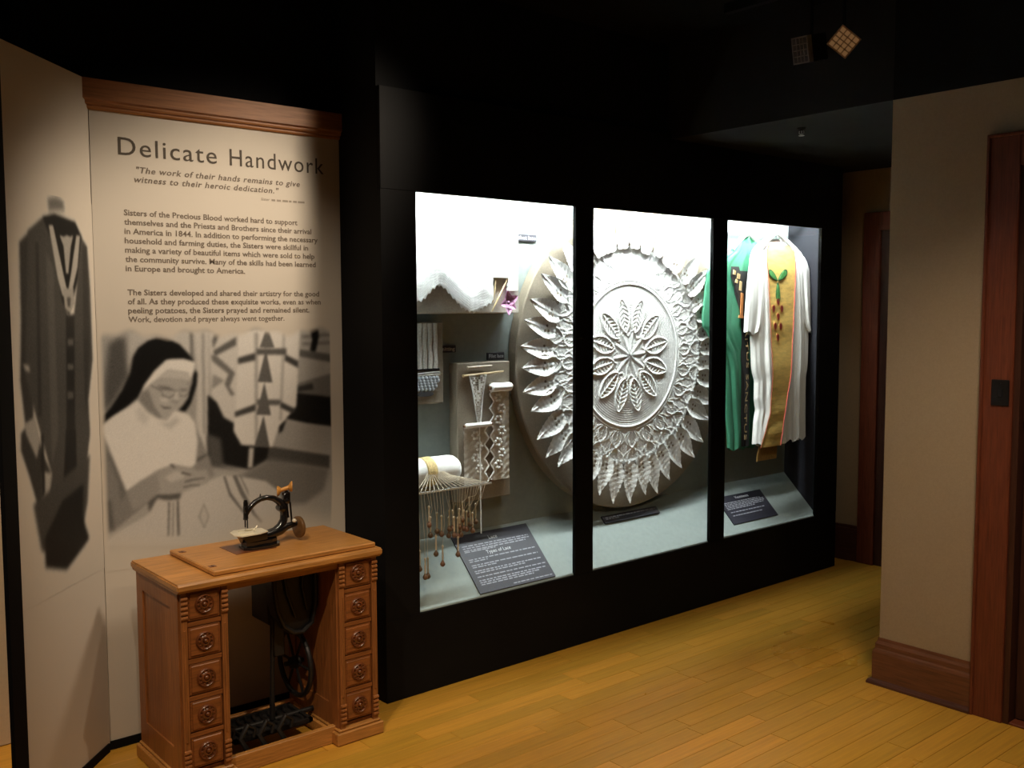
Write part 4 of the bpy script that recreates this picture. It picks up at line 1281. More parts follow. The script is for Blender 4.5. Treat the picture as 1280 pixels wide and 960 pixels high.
def lace_roll(xa, xb, zr, zb, rad_, label, seed):
    t = thing('lace_roll', label, 'lace roll', ((xa + xb) / 2, 3.685, zb), 'rolled lace lengths on the filet board')
    MB().lathe([(rad_ * .5, 0), (rad_ * .95, 0.006), (rad_, 0.03), (rad_ * .9, (xb - xa) * .5), (rad_, xb - xa - 0.03), (rad_ * .95, xb - xa - 0.006), (rad_ * .5, xb - xa)],
               (xa, 3.678, zr), 'x', 16).build('roll', 'white_cotton', t, smooth=True)
    MB().lathe([(rad_ * .5, -0.008), (rad_ * .55, 0.001)], (xa, 3.678, zr), 'x', 10).build('spindle_end', 'bobbin_wood', t, smooth=True)
    MB().lathe([(rad_ * .55, -0.001), (rad_ * .5, 0.008)], (xb, 3.678, zr), 'x', 10).build('spindle_end', 'bobbin_wood', t, smooth=True)
    # hanging length with a zigzag left edge
    n = 90
    P = np.zeros((n, 14, 3))
    per = 0.068
    for i in range(n):
        z = zr - rad_ * 0.5 + (zb - zr) * i / (n - 1)
        ph_ = (zr - z) / per + seed
        zig = abs((ph_ % 1) - 0.5) * 2
        xl = xa + 0.006 + 0.028 * zig
        xr = xb - 0.004
        if seed > 0.3:
            xl, xr = xa + 0.004, xb - 0.006 - 0.028 * zig
        for j in range(14):
            u = j / 13
            P[i, j] = (xl + (xr - xl) * u, 3.692 - 0.003 * abs(math.sin(ph_ * math.pi * 2 + u * 7)) - 0.002 * math.sin(u * 13), z)
    o = two_sided(P, 0.002).build('lace_length', 'net_lace', t, smooth=True)
    fm = MB()
    zz = zr - 0.05
    kk = 0
    while zz > zb + 0.02:
        cxx = (xa + xb) / 2 + (0.012 if kk % 2 else -0.008)
        for q in range(6):
            an = q * math.pi / 3 + kk
            fm.lathe([(0.008, 0.003), (0.007, -0.003), (0.002, -0.006)], (cxx + 0.017 * math.cos(an), 3.687, zz + 0.017 * math.sin(an)), 'y', 7)
        zz -= 0.055
        kk += 1
    fm.build('lace_motifs', 'white_lace', t, smooth=True)
    eg = MB()
    eg.tube([tuple(P[i, 0 if seed <= 0.3 else 13]) for i in range(0, n, 2)], 0.0042, 6)
    eg.build('edging', 'white_lace', t, smooth=True)


lace_roll(2.968, 3.098, 1.325, 0.880, 0.022, 'thicker white lace roll with a wide zigzag length on the right of the filet board', 0.0)
lace_roll(2.812, 2.972, 1.150, 0.870, 0.012, 'thin lace roll with a narrow zigzag length on the left of the filet board', 0.5)

# ------------------------------------------------------------------ bobbin lace pillow on an acrylic shelf
shf = thing('acrylic_shelf', 'clear acrylic shelf carrying the lace pillow in the left window', 'shelf', (2.63, 3.65, 0.887))
B(2.408, 2.860, 3.540, YB, 0.887, 0.895).build('plate', 'acrylic', shf)
B(2.408, 2.860, 3.5365, 3.540, 0.887, 0.8955).build('front_edge', 'acrylic_edge', shf)
pw = thing('lace_pillow', 'white cylindrical bobbin lace pillow banded with straw-coloured lace on the acrylic shelf', 'lace pillow', (2.58, 3.64, 0.895))
MB().lathe([(0.02, 0), (0.05, 0.004), (0.064, 0.02), (0.066, 0.15), (0.066, 0.28), (0.062, 0.305), (0.048, 0.324), (0.02, 0.332)],
           (2.412, 3.655, 0.961), 'x', 28).build('bolster', 'white_cotton', pw, smooth=True)
bnd = MB()
bnd.lathe([(0.066, 0.0), (0.0695, 0.004), (0.0685, 0.02), (0.0700, 0.035), (0.0695, 0.051), (0.066, 0.055)], (2.535, 3.655, 0.961), 'x', 28)
bnd.build('lace_band', 'straw', pw, smooth=True)
FAN = np.linspace(2.43, 2.83, 17)
for i, xx in enumerate(FAN):
    sx = 2.545 + 0.04 * i / 16
    MB().tube([(sx, 3.600, 0.985), (sx * 0.7 + xx * 0.3, 3.580, 0.945), (xx, 3.537, 0.8985)], 0.0016, 5).build('thread', 'thread', pw)

BOB = [(2.48, 0.509), (2.499, 0.509), (2.549, 0.601), (2.59, 0.547), (2.664, 0.582), (2.455, 0.549), (2.512, 0.739), (2.523, 0.689),
       (2.572, 0.69), (2.552, 0.705), (2.621, 0.674), (2.648, 0.702), (2.643, 0.675), (2.668, 0.667), (2.691, 0.667), (2.712, 0.693),
       (2.736, 0.712), (2.754, 0.678), (2.777, 0.716), (2.729, 0.686), (2.616, 0.707), (2.678, 0.706), (2.70, 0.735), (2.745, 0.75)]
proto_sh = proto_bd = None
order = sorted(range(len(BOB)), key=lambda i: BOB[i][0])
NUMW = ['first', 'second', 'third', 'fourth', 'fifth', 'sixth', 'seventh', 'eighth', 'ninth', 'tenth', 'eleventh', 'twelfth',
        'thirteenth', 'fourteenth', 'fifteenth', 'sixteenth', 'seventeenth', 'eighteenth', 'nineteenth', 'twentieth',
        'twenty-first', 'twenty-second', 'twenty-third', 'twenty-fourth']
for rank, i in enumerate(order):
    x, z = BOB[i]
    y = 3.541 + 0.004 * (i % 3) - 0.002
    y = 3.5435 + (i % 4) * 0.006
    low = z < 0.62
    t = thing('lace_bobbin', ('low-hanging turned lace bobbin, ' if low else 'turned lace bobbin in the upper cluster, ')
              + NUMW[rank] + ' from the left under the shelf', 'lace bobbin', (x, y, z - 0.012), 'lace bobbins hanging under the acrylic shelf')
    if proto_sh is None:
        proto_sh = MB().lathe([(0.003, 0.012), (0.0035, 0.03), (0.0045, 0.045), (0.003, 0.052), (0.0045, 0.060), (0.0032, 0.07), (0.0038, 0.088), (0.0055, 0.091), (0.0055, 0.096), (0.002, 0.100)],
                              (0, 0, 0), 'z', 9).build('shank', 'bobbin_shank', t, smooth=True, local=True)
        proto_bd = MB().lathe([(0.001, -0.001), (0.007, 0.001), (0.0115, 0.008), (0.012, 0.013), (0.009, 0.020), (0.004, 0.026), (0.0032, 0.03)],
                              (0, 0, 0), 'z', 12).build('bead', 'bobbin_wood', t, smooth=True, local=True)
    else:
        for src in (proto_sh, proto_bd):
            c = src.copy()
            COL.objects.link(c)
            c.parent = t
    xt = 2.43 + (2.83 - 2.43) * (rank + 0.5) / len(BOB)
    MB().tube([(x, y, z + 0.085), (x * .6 + xt * .4, 3.5355, z * .5 + 0.47), (xt, 3.5355, 0.893)], 0.0011, 5).build('thread', 'thread', t)


# ------------------------------------------------------------------ round lace cloth
LCX, LCZ, LR = 3.985, 1.437, 0.832
rb = thing('round_board', 'very large round linen board behind the lace in the middle window', 'display board', (LCX, 3.735, LCZ - LR))
MB().lathe([(LR - 0.006, 0.066), (LR, 0.06), (LR, 0.006), (LR - 0.006, 0.0)], (LCX, 3.702, LCZ), 'y', 128).build('disc', 'linen', rb, smooth=True)
LCX2, LCZ2 = 3.968, 1.447
lc = thing('round_lace', 'huge round white lace cloth with a raised star and a border of leaf-shaped petals', 'lace cloth', (LCX2, 3.70, LCZ2 - 0.79))
NR, NT = 190, 840
rr_ = np.linspace(0.0005, 0.60, NR)
tt_ = np.linspace(0, 2 * math.pi, NT, endpoint=False)
RR, TT = np.meshgrid(rr_, tt_, indexing='ij')


def ridge(d, w_):
    return np.exp(-(d / w_) ** 2)


def sector(n, off=0.0):
    a = (TT - off) * n / (2 * math.pi)
    return (a - np.round(a)) * 2 * math.pi / n


h = np.zeros_like(RR)
# central eight-pointed star with cells
s8 = sector(10, 0.1)
h += 0.006 * ridge(s8 * RR, 0.010) * (RR < 0.13) + 0.004 * ridge(RR - 0.125 - 0.015 * np.cos(TT * 10 - 1.0), 0.008)
h += 0.005 * ridge(RR, 0.035)
s12 = sector(12, math.radians(103))
wb_ = 0.045 * np.clip(np.sin(np.clip((RR - 0.13) / 0.19, 0, 1) * math.pi), 0, None) ** 0.7
dx_ = np.abs(s12 * RR)
inb = (RR > 0.13) & (RR < 0.32)
h += np.where(inb, 0.0085 * ridge(dx_ - wb_, 0.006) + 0.0055 * ridge(dx_, 0.005) + 0.003 * (dx_ < wb_), 0)
h += np.where(inb & (dx_ < wb_), 0.002 * np.sin((RR * 260) + dx_ * 160), 0)
# ribbed field and ring
fld = (RR > 0.13) & (RR < 0.385) & (dx_ > wb_ + 0.008)
h += np.where(fld, 0.0014 * np.sin(RR * 520), 0)
h += 0.009 * ridge(RR - 0.392, 0.007) + 0.005 * ridge(RR - 0.412, 0.005)
# outer zone of interlaced leaves
s24 = sector(24, 0.05)
v_ = np.clip((RR - 0.42) / 0.17, 0, 1)
zz_ = 0.5 * 2 * math.pi / 24 * (0.42 + 0.16 * v_)
for k_, amp in ((0.55, 0.008), (0.95, 0.006)):
    w2 = zz_ * k_ * np.abs(np.sin(v_ * math.pi * 1.6 + 0.4)) + 0.002
    h += np.where(RR > 0.42, amp * ridge(np.abs(s24 * RR) - w2, 0.0055), 0)
ax_ = np.abs(s24 * RR)
h += np.where(RR > 0.42, 0.0030 * np.sin((RR - ax_ * 1.3) * 330) * ridge(ax_ - 0.02, 0.03) + 0.0016 * np.sin(RR * 760), 0)
s48 = np.abs(sector(48, 0.05 + math.pi / 48) * RR)
h += np.where((RR > 0.47) & (RR < 0.57), 0.006 * ridge(s48 - 0.010 * np.sin((RR - 0.47) / 0.10 * math.pi), 0.0028), 0)
h += np.where(RR > 0.42, 0.004 * ridge(s24 * RR, 0.004) * (v_ < 0.75), 0)
h += 0.006 * ridge(RR - 0.585, 0.008)
h += rng.normal(0, 0.00035, h.shape)
h = h * np.where(RR > 0.42, 0.34, 0.55)
P = np.stack([LCX2 + RR * np.cos(TT), 3.699 - 0.0015 - h, LCZ2 + RR * np.sin(TT)], -1)
MB().grid(P, closed_u=True).build('worked_centre', 'white_lace', lc, smooth=True, fix=False, angle=180)
# leaf petals round the edge
NPET = 42
variants = []
for vnt in range(3):
    m = MB()
    nL, nW = 26, 13
    P = np.zeros((nL, nW, 3))
    L_ = 0.228
    for i in range(nL):
        t = i / (nL - 1)
        wv = 0.052 * (min(1.0, (t / 0.30 + 0.45) ** 0.6) if t < 0.30 else max(0.0, 1 - ((t - 0.30) / 0.70) ** 1.55)) * (1.0 if t < 0.3 else 1.0) + 0.001
        if t < 0.30:
            wv = 0.030 + 0.023 * math.sin(t / 0.30 * math.pi / 2)
        for j in range(nW):
            u = (j - (nW - 1) / 2) / ((nW - 1) / 2)
            serr = 1.0 + (0.06 * (i % 2) if abs(u) > 0.9 else 0)
            z = u * wv * serr
            lift = 0.005 + (0.010 + 0.003 * vnt) * u * u * math.sin(math.pi * min(1, 0.15 + t)) + 0.008 * (0.5 + 0.5 * u) ** 2 * math.sin(math.pi * min(1, 0.15 + t))
            lift += 0.022 * t * t + 0.006 * (1 - t) ** 4 + 0.0045 * abs(math.sin(t * 26 + u * 2)) + 0.004 * math.exp(-(u / 0.12) ** 2)
            P[i, j] = (0.585 + t * L_, -lift, z)
    two_sided(P, 0.002)
    m = two_sided(P, 0.0025)
    # two eyelets of darker thread near the base
    variants.append(m)
proto = []
for q in range(NPET):
    vnt = q % 3
    if len(proto) < 3:
        o = variants[vnt].build('petal', 'white_lace', lc, smooth=True, local=True, fix=False, angle=60)
        proto.append(o)
        ey = MB()
        for (xx, zz) in ((0.655, 0.016), (0.645, -0.012), (0.632, 0.012)):
            ey.lathe([(0.0075, 0.0), (0.0075, -0.0008), (0.002, -0.001)], (xx, -0.014 - (0.003 if zz > 0 else 0.0), zz), 'y', 9)
        e = ey.build('eyelets', 'linen', o, local=True)
        proto_e = proto_e + [e] if q else [e]
    else:
        o = proto[vnt].copy()
        COL.objects.link(o)
        o.parent = lc
        e = proto_e[vnt].copy()
        COL.objects.link(e)
        e.parent = o
    o.location = (0, -0.003, 0.79)
    o.rotation_euler = (0, -2 * math.pi * (q + 0.3) / NPET + random.uniform(-0.02, 0.02), 0)
    sj = random.uniform(0.96, 1.03)
    o.scale = (sj if sj < 1 else 1, random.uniform(0.8, 1.2), 1)


# ------------------------------------------------------------------ signs lying on the sloping deck
SL = math.atan2(0.256, 0.255)
DN = Vector((0, -math.sin(SL), math.cos(SL)))


def DP(x, t, d=0.0):
    """point on the deck: t metres up the slope from its front edge, d above it"""
    return (x, 3.515 + t * math.cos(SL) + DN.y * d, 0.362 + t * math.sin(SL) + DN.z * d)


def deck_box(x0, x1, t0, t1, d0, d1):
    vs = [DP(x, t, d) for x in (x0, x1) for t in (t0, t1) for d in (d0, d1)]
    fs = [(0, 1, 3, 2), (4, 6, 7, 5), (0, 4, 5, 1), (2, 3, 7, 6), (0, 2, 6, 4), (1, 5, 7, 3)]
    return MB().add(vs, fs)


def deck_text(parent, body, size, x, t, m, width=None, name='heading', d=0.0065):
    V, Fc = text_mesh(body, size, 0, 1.02, res=3, width=width)
    pts = [DP(x + a, t + b, d + c) for a, b, c in V]
    MB().add(pts, Fc).build(name, m, parent, fix=False)


s1 = thing('lace_sign', 'black sign headed Lace and Types of Lace on the sloping deck', 'sign', DP(3.0, 0.02))
deck_box(2.778, 3.256, 0.018, 0.340, 0.0005, 0.006).build('plate', 'sign_black', s1)
deck_text(s1, 'Lace', 0.030, 2.985, 0.292, 'sign_ink')
deck_text(s1, 'Types of Lace', 0.027, 2.930, 0.216, 'sign_ink')
rows = [(0.272, 0.03, 0.45), (0.260, 0.03, 0.45), (0.248, 0.03, 0.42), (0.236 + 0.004, 0.03, 0.22), (0.196, 0.03, 0.45), (0.185, 0.03, 0.14), (0.164, 0.03, 0.45), (0.153, 0.03, 0.18),
        (0.132, 0.03, 0.45), (0.121, 0.03, 0.34), (0.100, 0.03, 0.46), (0.080, 0.03, 0.45), (0.069, 0.03, 0.40), (0.058, 0.03, 0.36)]
for i, (t, a, b) in enumerate(rows):
    wb = MB()
    word_bars(wb, 2.778 + a, 2.778 + b, t, 0.0055, 20 + i, lambda x, tt: DP(x, tt, 0.0066))
    wb.build('small_print_line', 'sign_ink_small', s1, fix=False)
wb = MB()
word_bars(wb, 2.99, 3.24, 0.030, 0.005, 99, lambda x, tt: DP(x, tt, 0.0066))
wb.build('small_print_line', 'sign_ink_small', s1, fix=False)

s2 = thing('caption_strip', 'long thin black caption strip on the deck below the round lace', 'sign', DP(3.99, 0.25))
deck_box(3.770, 4.212, 0.246, 0.292, 0.0005, 0.010).build('plate', 'sign_black', s2)
for i, (t, a, b) in enumerate(((0.275, 0.02, 0.42), (0.266, 0.02, 0.13))):
    wb = MB()
    word_bars(wb, 3.770 + a, 3.770 + b, t, 0.0055, 50 + i, lambda x, tt: DP(x, tt, 0.0106))
    wb.build('small_print_line', 'sign_ink_small', s2, fix=False)

s3 = thing('vestments_sign', 'black sign headed Vestments on the deck under the robes', 'sign', DP(4.96, 0.08))
deck_box(4.742, 5.186, 0.070, 0.268, 0.0005, 0.006).build('plate', 'sign_black', s3)
deck_text(s3, 'Vestments', 0.028, 4.905, 0.236, 'sign_ink', 0.135)
for i, (t, a, b) in enumerate(((0.214, 0.03, 0.40), (0.203, 0.03, 0.42), (0.192, 0.03, 0.42), (0.181, 0.03, 0.40), (0.170, 0.03, 0.30), (0.146, 0.04, 0.38), (0.122, 0.04, 0.33))):
    wb = MB()
    word_bars(wb, 4.742 + a, 4.742 + b, t, 0.006, 70 + i, lambda x, tt: DP(x, tt, 0.0066))
    wb.build('small_print_line', 'sign_ink_small', s3, fix=False)


# ------------------------------------------------------------------ vestments
class Robe:
    def __init__(s, prof, yc, th, amp, k, ph, dip=0.0, neck=None):
        s.p = np.array(prof)       # z, xl, xr descending z
        s.yc, s.th, s.amp, s.k, s.ph = yc, th, amp, k, ph
        s.dip, s.neck = dip, neck
        s.lean = 0.0
        s.band = None

    def ext(s, z):
        z_ = s.p[::-1, 0]
        return np.interp(z, z_, s.p[::-1, 1]), np.interp(z, z_, s.p[::-1, 2])

    def front(s, x, z):
        xl, xr = s.ext(z)
        u = np.clip((x - xl) / (xr - xl), 0, 1)
        v = np.clip((s.p[0, 0] - z) / (s.p[0, 0] - s.p[-1, 0]), 0, 1)
        a = s.amp * (0.15 + 0.85 * np.minimum(1, v * 1.6))
        fo = (np.sin(2 * math.pi * s.k * u + s.ph) + 0.55 * np.sin(2 * math.pi * s.k * 1.73 * u + s.ph * 2 + v * 1.3)
              + 0.3 * np.sin(2 * math.pi * s.k * 2.9 * u + 1.0))
        if s.band is not None:
            bz = s.band[::-1]
            bl, br = np.interp(z, bz[:, 0], bz[:, 1]), np.interp(z, bz[:, 0], bz[:, 2])
            dd = np.maximum(bl - x, x - br)
            mk = np.clip(dd / 0.035, 0, 1)
            fo = fo * mk + (1 - mk) * (0.9 + 0.12 * np.sin(z * 34 + 3 * np.sin(z * 7)))
        edge = np.sqrt(np.clip(1 - (2 * u - 1) ** 8, 0, 1))
        body = s.th * np.sqrt(np.clip(1 - (2 * u - 1) ** 4, 0, 1)) * np.minimum(1, 0.35 + v * 4)
        yl = s.yc + s.lean * (1 - 2 * v)
        return yl - body - a * 0.5 * (1 + fo * 0.5) * edge

    def mesh(s, nu=90, nv=130):
        zs = np.linspace(s.p[0, 0], s.p[-1, 0], nv)
        # denser near the shoulders
        t = np.linspace(0, 1, nv) ** 1.5
        zs = s.p[0, 0] + (s.p[-1, 0] - s.p[0, 0]) * t
        F_, Bk = np.zeros((nv, nu, 3)), np.zeros((nv, nu, 3))
        us = 0.5 - 0.5 * np.cos(np.linspace(0, math.pi, nu))
        us = us * 0.6 + np.linspace(0, 1, nu) * 0.4
        for i, z in enumerate(zs):
            xl, xr = s.ext(z)
            x = xl + (xr - xl) * us
            zz = np.full(nu, z)
            if s.dip and i < 26:
                zz = zz - s.dip * (1 - i / 26) * np.clip(1 - ((x - s.neck[0]) / s.neck[1]) ** 2, 0, 1)
            hemw = 0.0
            if i > nv - 8:
                hemw = 0.012 * np.sin(us * 2 * math.pi * s.k + s.ph) * (i - (nv - 8)) / 7
            F_[i] = np.stack([x, s.front(x, zz), zz + hemw], -1)
            Bk[i] = np.stack([x, np.full(nu, s.yc + 0.006 + s.lean * (1 - 2 * (s.p[0, 0] - z) / (s.p[0, 0] - s.p[-1, 0]))) + 0.006 * np.sin(us * 20), np.full(nu, z) + hemw], -1)
        P = np.concatenate([F_, Bk[:, ::-1]], 1)
        return MB().grid(P, closed_u=True)

    def strip(s, edges, n_u=10, n_v=60, d=0.003):
        """edges: [(z, xl, xr)] band lying on the front"""
        e = np.array(edges)
        zs = np.linspace(e[0, 0], e[-1, 0], n_v)
        P = np.zeros((n_v, n_u, 3))
        for i, z in enumerate(zs):
            a = np.interp(z, e[::-1, 0], e[::-1, 1])
            b = np.interp(z, e[::-1, 0], e[::-1, 2])
            x = np.linspace(a, b, n_u)
            P[i] = np.stack([x, s.front(x, np.full(n_u, max(z, s.p[-1, 0]))) - d, np.full(n_u, z)], -1)
        return P


K = 3.575 / 3.64


def sx(x, z, src=3.64, dst=3.575):
    k_ = dst / src
    return x * k_, 1.7 + (z - 1.7) * k_


def hanger(xc, y, zt, span, label):
    t = thing('coat_hanger', label, 'hanger', (xc, y, zt - 0.06), 'hangers in the right window')
    m = MB()
    pts = []
    for u in np.linspace(-1, 1, 21):
        pts.append((xc + u * span, y, zt - 0.010 - 0.095 * abs(u) ** 1.35))
    m.tube(pts, [0.010 + 0.008 * abs(u) for u in np.linspace(-1, 1, 21)], 10)
    m.build('shoulder_bar', 'hanger_white', t, smooth=True)
    hk = MB()
    q = [(xc, y, zt - 0.012), (xc, y, 2.235)]
    for an in np.linspace(0, math.pi * 1.15, 12):
        q.append((xc, y + 0.0145 - 0.0145 * math.cos(an), 2.2575 + 0.0145 * math.sin(an)))
    hk.tube(q, 0.0022, 8)
    hk.build('hook', 'steel', t, smooth=True)


# white chasuble
WPROF = []
for z, a, b in ((2.140, 5.165, 5.405), (2.118, 5.120, 5.445), (2.095, 5.075, 5.490), (2.06, 5.03, 5.545), (2.02, 5.005, 5.580), (1.95, 4.99, 5.600), (1.85, 4.985, 5.600),
                (1.70, 4.985, 5.595), (1.50, 4.990, 5.590), (1.36, 4.992, 5.575), (1.31, 5.000, 5.565), (1.262, 5.020, 5.548),
                (1.15, 5.012, 5.540), (1.08, 5.025, 5.538), (1.02, 5.004, 5.535), (0.93, 4.992, 5.532), (0.865, 4.985, 5.530)):
    x0, z0 = sx(a, z, 3.64, 3.603)
    x1, _ = sx(b, z, 3.64, 3.603)
    WPROF.append((z0, x0, min(x1, 5.5485)))
WR = Robe(WPROF, 3.604, 0.022, 0.030, 5.2, 0.6, 0.028, (sx(5.300, 2)[0], 0.135))
WR.lean = 0.028


def g2(x, z):
    return sx(x, z, 3.62, 3.56)


GE = []
for z, a, b in ((2.105, 5.205, 5.440), (2.07, 5.178, 5.468), (2.00, 5.166, 5.470), (1.78, 5.170, 5.440), (1.58, 5.170, 5.410), (1.28, 5.172, 5.365), (1.05, 5.140, 5.295), (0.90, 5.070, 5.255), (0.845, 5.050, 5.240)):
    x0, z0 = g2(a, z)
    x1, _ = g2(b, z)
    GE.append((z0, x0, x1))
WR.band = np.array(GE)
wv_ = thing('white_chasuble', 'white satin chasuble with a gold centre panel on a hanger', 'vestment', (sx(5.28, 1)[0], 3.585, WPROF[-1][0]))
WR.mesh().build('robe', 'satin_white', wv_, smooth=True, fix=True, angle=180)
for sp_, k_, ph_ in (((((2.035, 5.035, 5.10), (2.00, 4.992, 5.12), (1.95, 4.970, 5.13), (1.85, 4.952, 5.125), (1.70, 4.932, 5.11), (1.60, 4.922, 5.09), (1.555, 4.918, 5.06))), 1.6, 0.4),
                      ((((2.035, 5.49, 5.555), (2.00, 5.48, 5.585), (1.95, 5.475, 5.608), (1.85, 5.48, 5.622), (1.70, 5.50, 5.645), (1.60, 5.53, 5.662), (1.555, 5.57, 5.668))), 1.5, 2.2)):
    pr = []
    for z, a, b in sp_:
        x0, z0 = sx(a, z, 3.64, 3.60)
        pr.append((z0, x0, min(sx(b, z, 3.64, 3.60)[0], 5.549)))
    SR = Robe(pr, 3.603, 0.012, 0.016, k_, ph_)
    SR.lean = 0.006
    SR.mesh(30, 50).build('sleeve', 'satin_white', wv_, smooth=True, fix=True, angle=180)
ln = MB()
nx0, nzc = sx(5.300, 2.118)
ln.add([(nx0 + 0.105 * math.cos(t), 3.624, nzc - 0.01 + 0.05 * math.sin(t) * (1 if math.sin(t) < 0 else 0.35)) for t in np.linspace(0, 2 * math.pi, 24)[:-1]], [tuple(range(23))])
ln.build('neck_lining', 'pink_lining', wv_, fix=False)


gold = two_sided(WR.strip(GE, 16, 90, 0.004), 0.002).build('gold_panel', 'satin_gold', wv_, smooth=True)
gt = []
for z, a, b in ((0.85, 5.068, 5.258), (0.80, 5.050, 5.252), (0.757, 5.046, 5.250)):
    x0, z0 = g2(a, z)
    x1, _ = g2(b, z)
    gt.append((z0, x0, x1))
P = np.zeros((8, 40, 3))
for i in range(8):
    z = gt[0][0] + (gt[-1][0] - gt[0][0]) * i / 7
    e = np.array(gt)
    a, b = np.interp(z, e[::-1, 0], e[::-1, 1]), np.interp(z, e[::-1, 0], e[::-1, 2])
    for j in range(40):
        P[i, j] = (a + (b - a) * j / 39, 3.566 - 0.003 * (j % 2), z)
two_sided(P, 0.003).build('fringe', 'gold_fringe', gold, smooth=False)
for side in (1, 2):
    pth = []
    for z in np.linspace(GE[0][0], GE[-1][0], 60):
        e = np.array(GE)
        x = np.interp(z, e[::-1, 0], e[::-1, side])
        pth.append((float(x), float(WR.front(x, z)) - 0.006, float(z)))
    MB().tube(pth, 0.0028 if side == 2 else 0.0016, 6).build('piping', 'red_piping', gold, smooth=True)


def applique(xc, zc, an, L, W_, m1, m2, nm, parent, robe, src=3.62):
    a = math.radians(an)

    def ring(k_, n=18):
        pts = []
        for t in np.linspace(0, 2 * math.pi, n, endpoint=False):
            px = 0.5 * L * (1 + math.cos(t)) if nm == 'leaf' else 0.5 * L * math.cos(t)
            wv = math.sin(t) * W_ * 0.5 * (0.75 + 0.25 * math.cos(t))
            px = (px - (L / 2 if nm == 'leaf' else 0)) * k_ + (L / 2 if nm == 'leaf' else 0)
            wv *= k_
            pts.append((xc + px * math.cos(a) - wv * math.sin(a), zc + px * math.sin(a) + wv * math.cos(a)))
        return pts
    for k_, m, d, n_ in ((1.0, m2, 0.007, nm), (0.74, m1, 0.009, nm + '_field')):
        pts = ring(k_)
        P3 = [(x, float(robe.front(x, z)) - d, z) for x, z in pts]
        Q3 = [(x, y + 0.002, z) for x, y, z in P3]
        n = len(P3)
        mb = MB().add(P3 + Q3, [tuple(range(n)), tuple(range(2 * n - 1, n - 1, -1))] + [(i, (i + 1) % n, n + (i + 1) % n, n + i) for i in range(n)])
        parent_ = mb.build(n_, m, parent, fix=True)
        parent = parent_ if False else parent


jx, jz = g2(5.262, 1.872)
applique(jx + 0.004, jz + 0.006, 33, 0.120, 0.056, 'leaf_green', 'leaf_edge', 'leaf', gold, WR)
applique(jx - 0.004, jz + 0.006, 145, 0.105, 0.056, 'leaf_green', 'leaf_edge', 'leaf', gold, WR)
applique(jx, jz - 0.004, -92, 0.130, 0.058, 'leaf_green', 'leaf_edge', 'leaf', gold, WR)
for x, z in ((5.255, 1.746), (5.206, 1.702), (5.291, 1.701), (5.250, 1.652), (5.215, 1.592), (5.272, 1.591), (5.238, 1.522)):
    a, b = g2(x, z)
    applique(a, b, 90, 0.054, 0.044, 'ruby_cloth', 'ruby_edge', 'grape', gold, WR)
hanger(sx(5.310, 2)[0], 3.622, sx(0, 2.185)[1], 0.165, 'white hanger holding the white and gold chasuble')

# green chasuble behind it
GPROF = []
for z, a, b in ((2.140, 4.90, 5.06), (2.10, 4.86, 5.11), (2.05, 4.815, 5.16), (1.98, 4.665, 5.26), (1.92, 4.592, 5.32), (1.80, 4.570, 5.33), (1.66, 4.550, 5.33), (1.60, 4.556, 5.32),
                (1.575, 4.585, 5.31), (1.52, 4.630, 5.29), (1.45, 4.700, 5.28), (1.35, 4.745, 5.27), (1.1, 4.775, 5.27), (0.95, 4.80, 5.27), (0.85, 4.805, 5.25)):
    GPROF.append((z, a, b))
GR = Robe(GPROF, 3.664, 0.014, 0.020, 5.0, 2.1, 0.045, (4.98, 0.10))
gv = thing('green_chasuble', 'green satin chasuble with a black lettered band behind the white one', 'vestment', (4.98, 3.675, 0.85))
GR.mesh().build('robe', 'satin_green', gv, smooth=True, fix=True, angle=180)
ob = two_sided(GR.strip([(1.93, 4.83, 4.955), (1.80, 4.82, 4.955), (1.66, 4.885, 4.968), (1.2, 4.898, 4.968), (0.86, 4.905, 4.972)], 10, 70, 0.004), 0.002).build('orphrey', 'orphrey_black', gv, smooth=True)
V, Fc = text_mesh('SPIRITUS SANCTUS', 0.034, 0, 1.05, res=2, width=0.80)
pts = [(4.928 + b, float(GR.front(4.94, 1.70 - a)) - 0.010 - c, 1.70 - a) for a, b, c in V]
MB().add(pts, Fc).build('lettering', 'orphrey_gold', ob, fix=False)
for i, (xa, xb, za, zb, mm) in enumerate(((4.868, 4.895, 1.905, 1.935, 'orphrey_gold'), (4.905, 4.935, 1.880, 1.915, 'orphrey_gold'), (4.890, 4.915, 1.855, 1.880, 'orphrey_gold'),
                                          (4.925, 4.950, 1.81, 1.87, 'orphrey_gold'), (4.935, 4.962, 1.66, 1.80, 'orphrey_orange'), (4.918, 4.968, 1.645, 1.665, 'orphrey_orange'))):
    xa, xb = xa - 0.068, xb - 0.068
    y = float(GR.front((xa + xb) / 2, (za + zb) / 2))
    MB().prism([(xa, za + 0.004), (xb - 0.004, za), (xb, zb - 0.006), (xa + 0.006, zb)], 'y', y - 0.011, y - 0.006).build('embroidery', mm, ob)
yk = two_sided(GR.strip([(1.955, 4.792, 4.862), (1.90, 4.782, 4.877), (1.84, 4.817, 4.892), (1.76, 4.862, 4.902)], 8, 20, 0.006), 0.002).build('yoke', 'orphrey_black', gv, smooth=True)
hanger(4.985, 3.668, 2.165, 0.16, 'pale hanger holding the green chasuble')

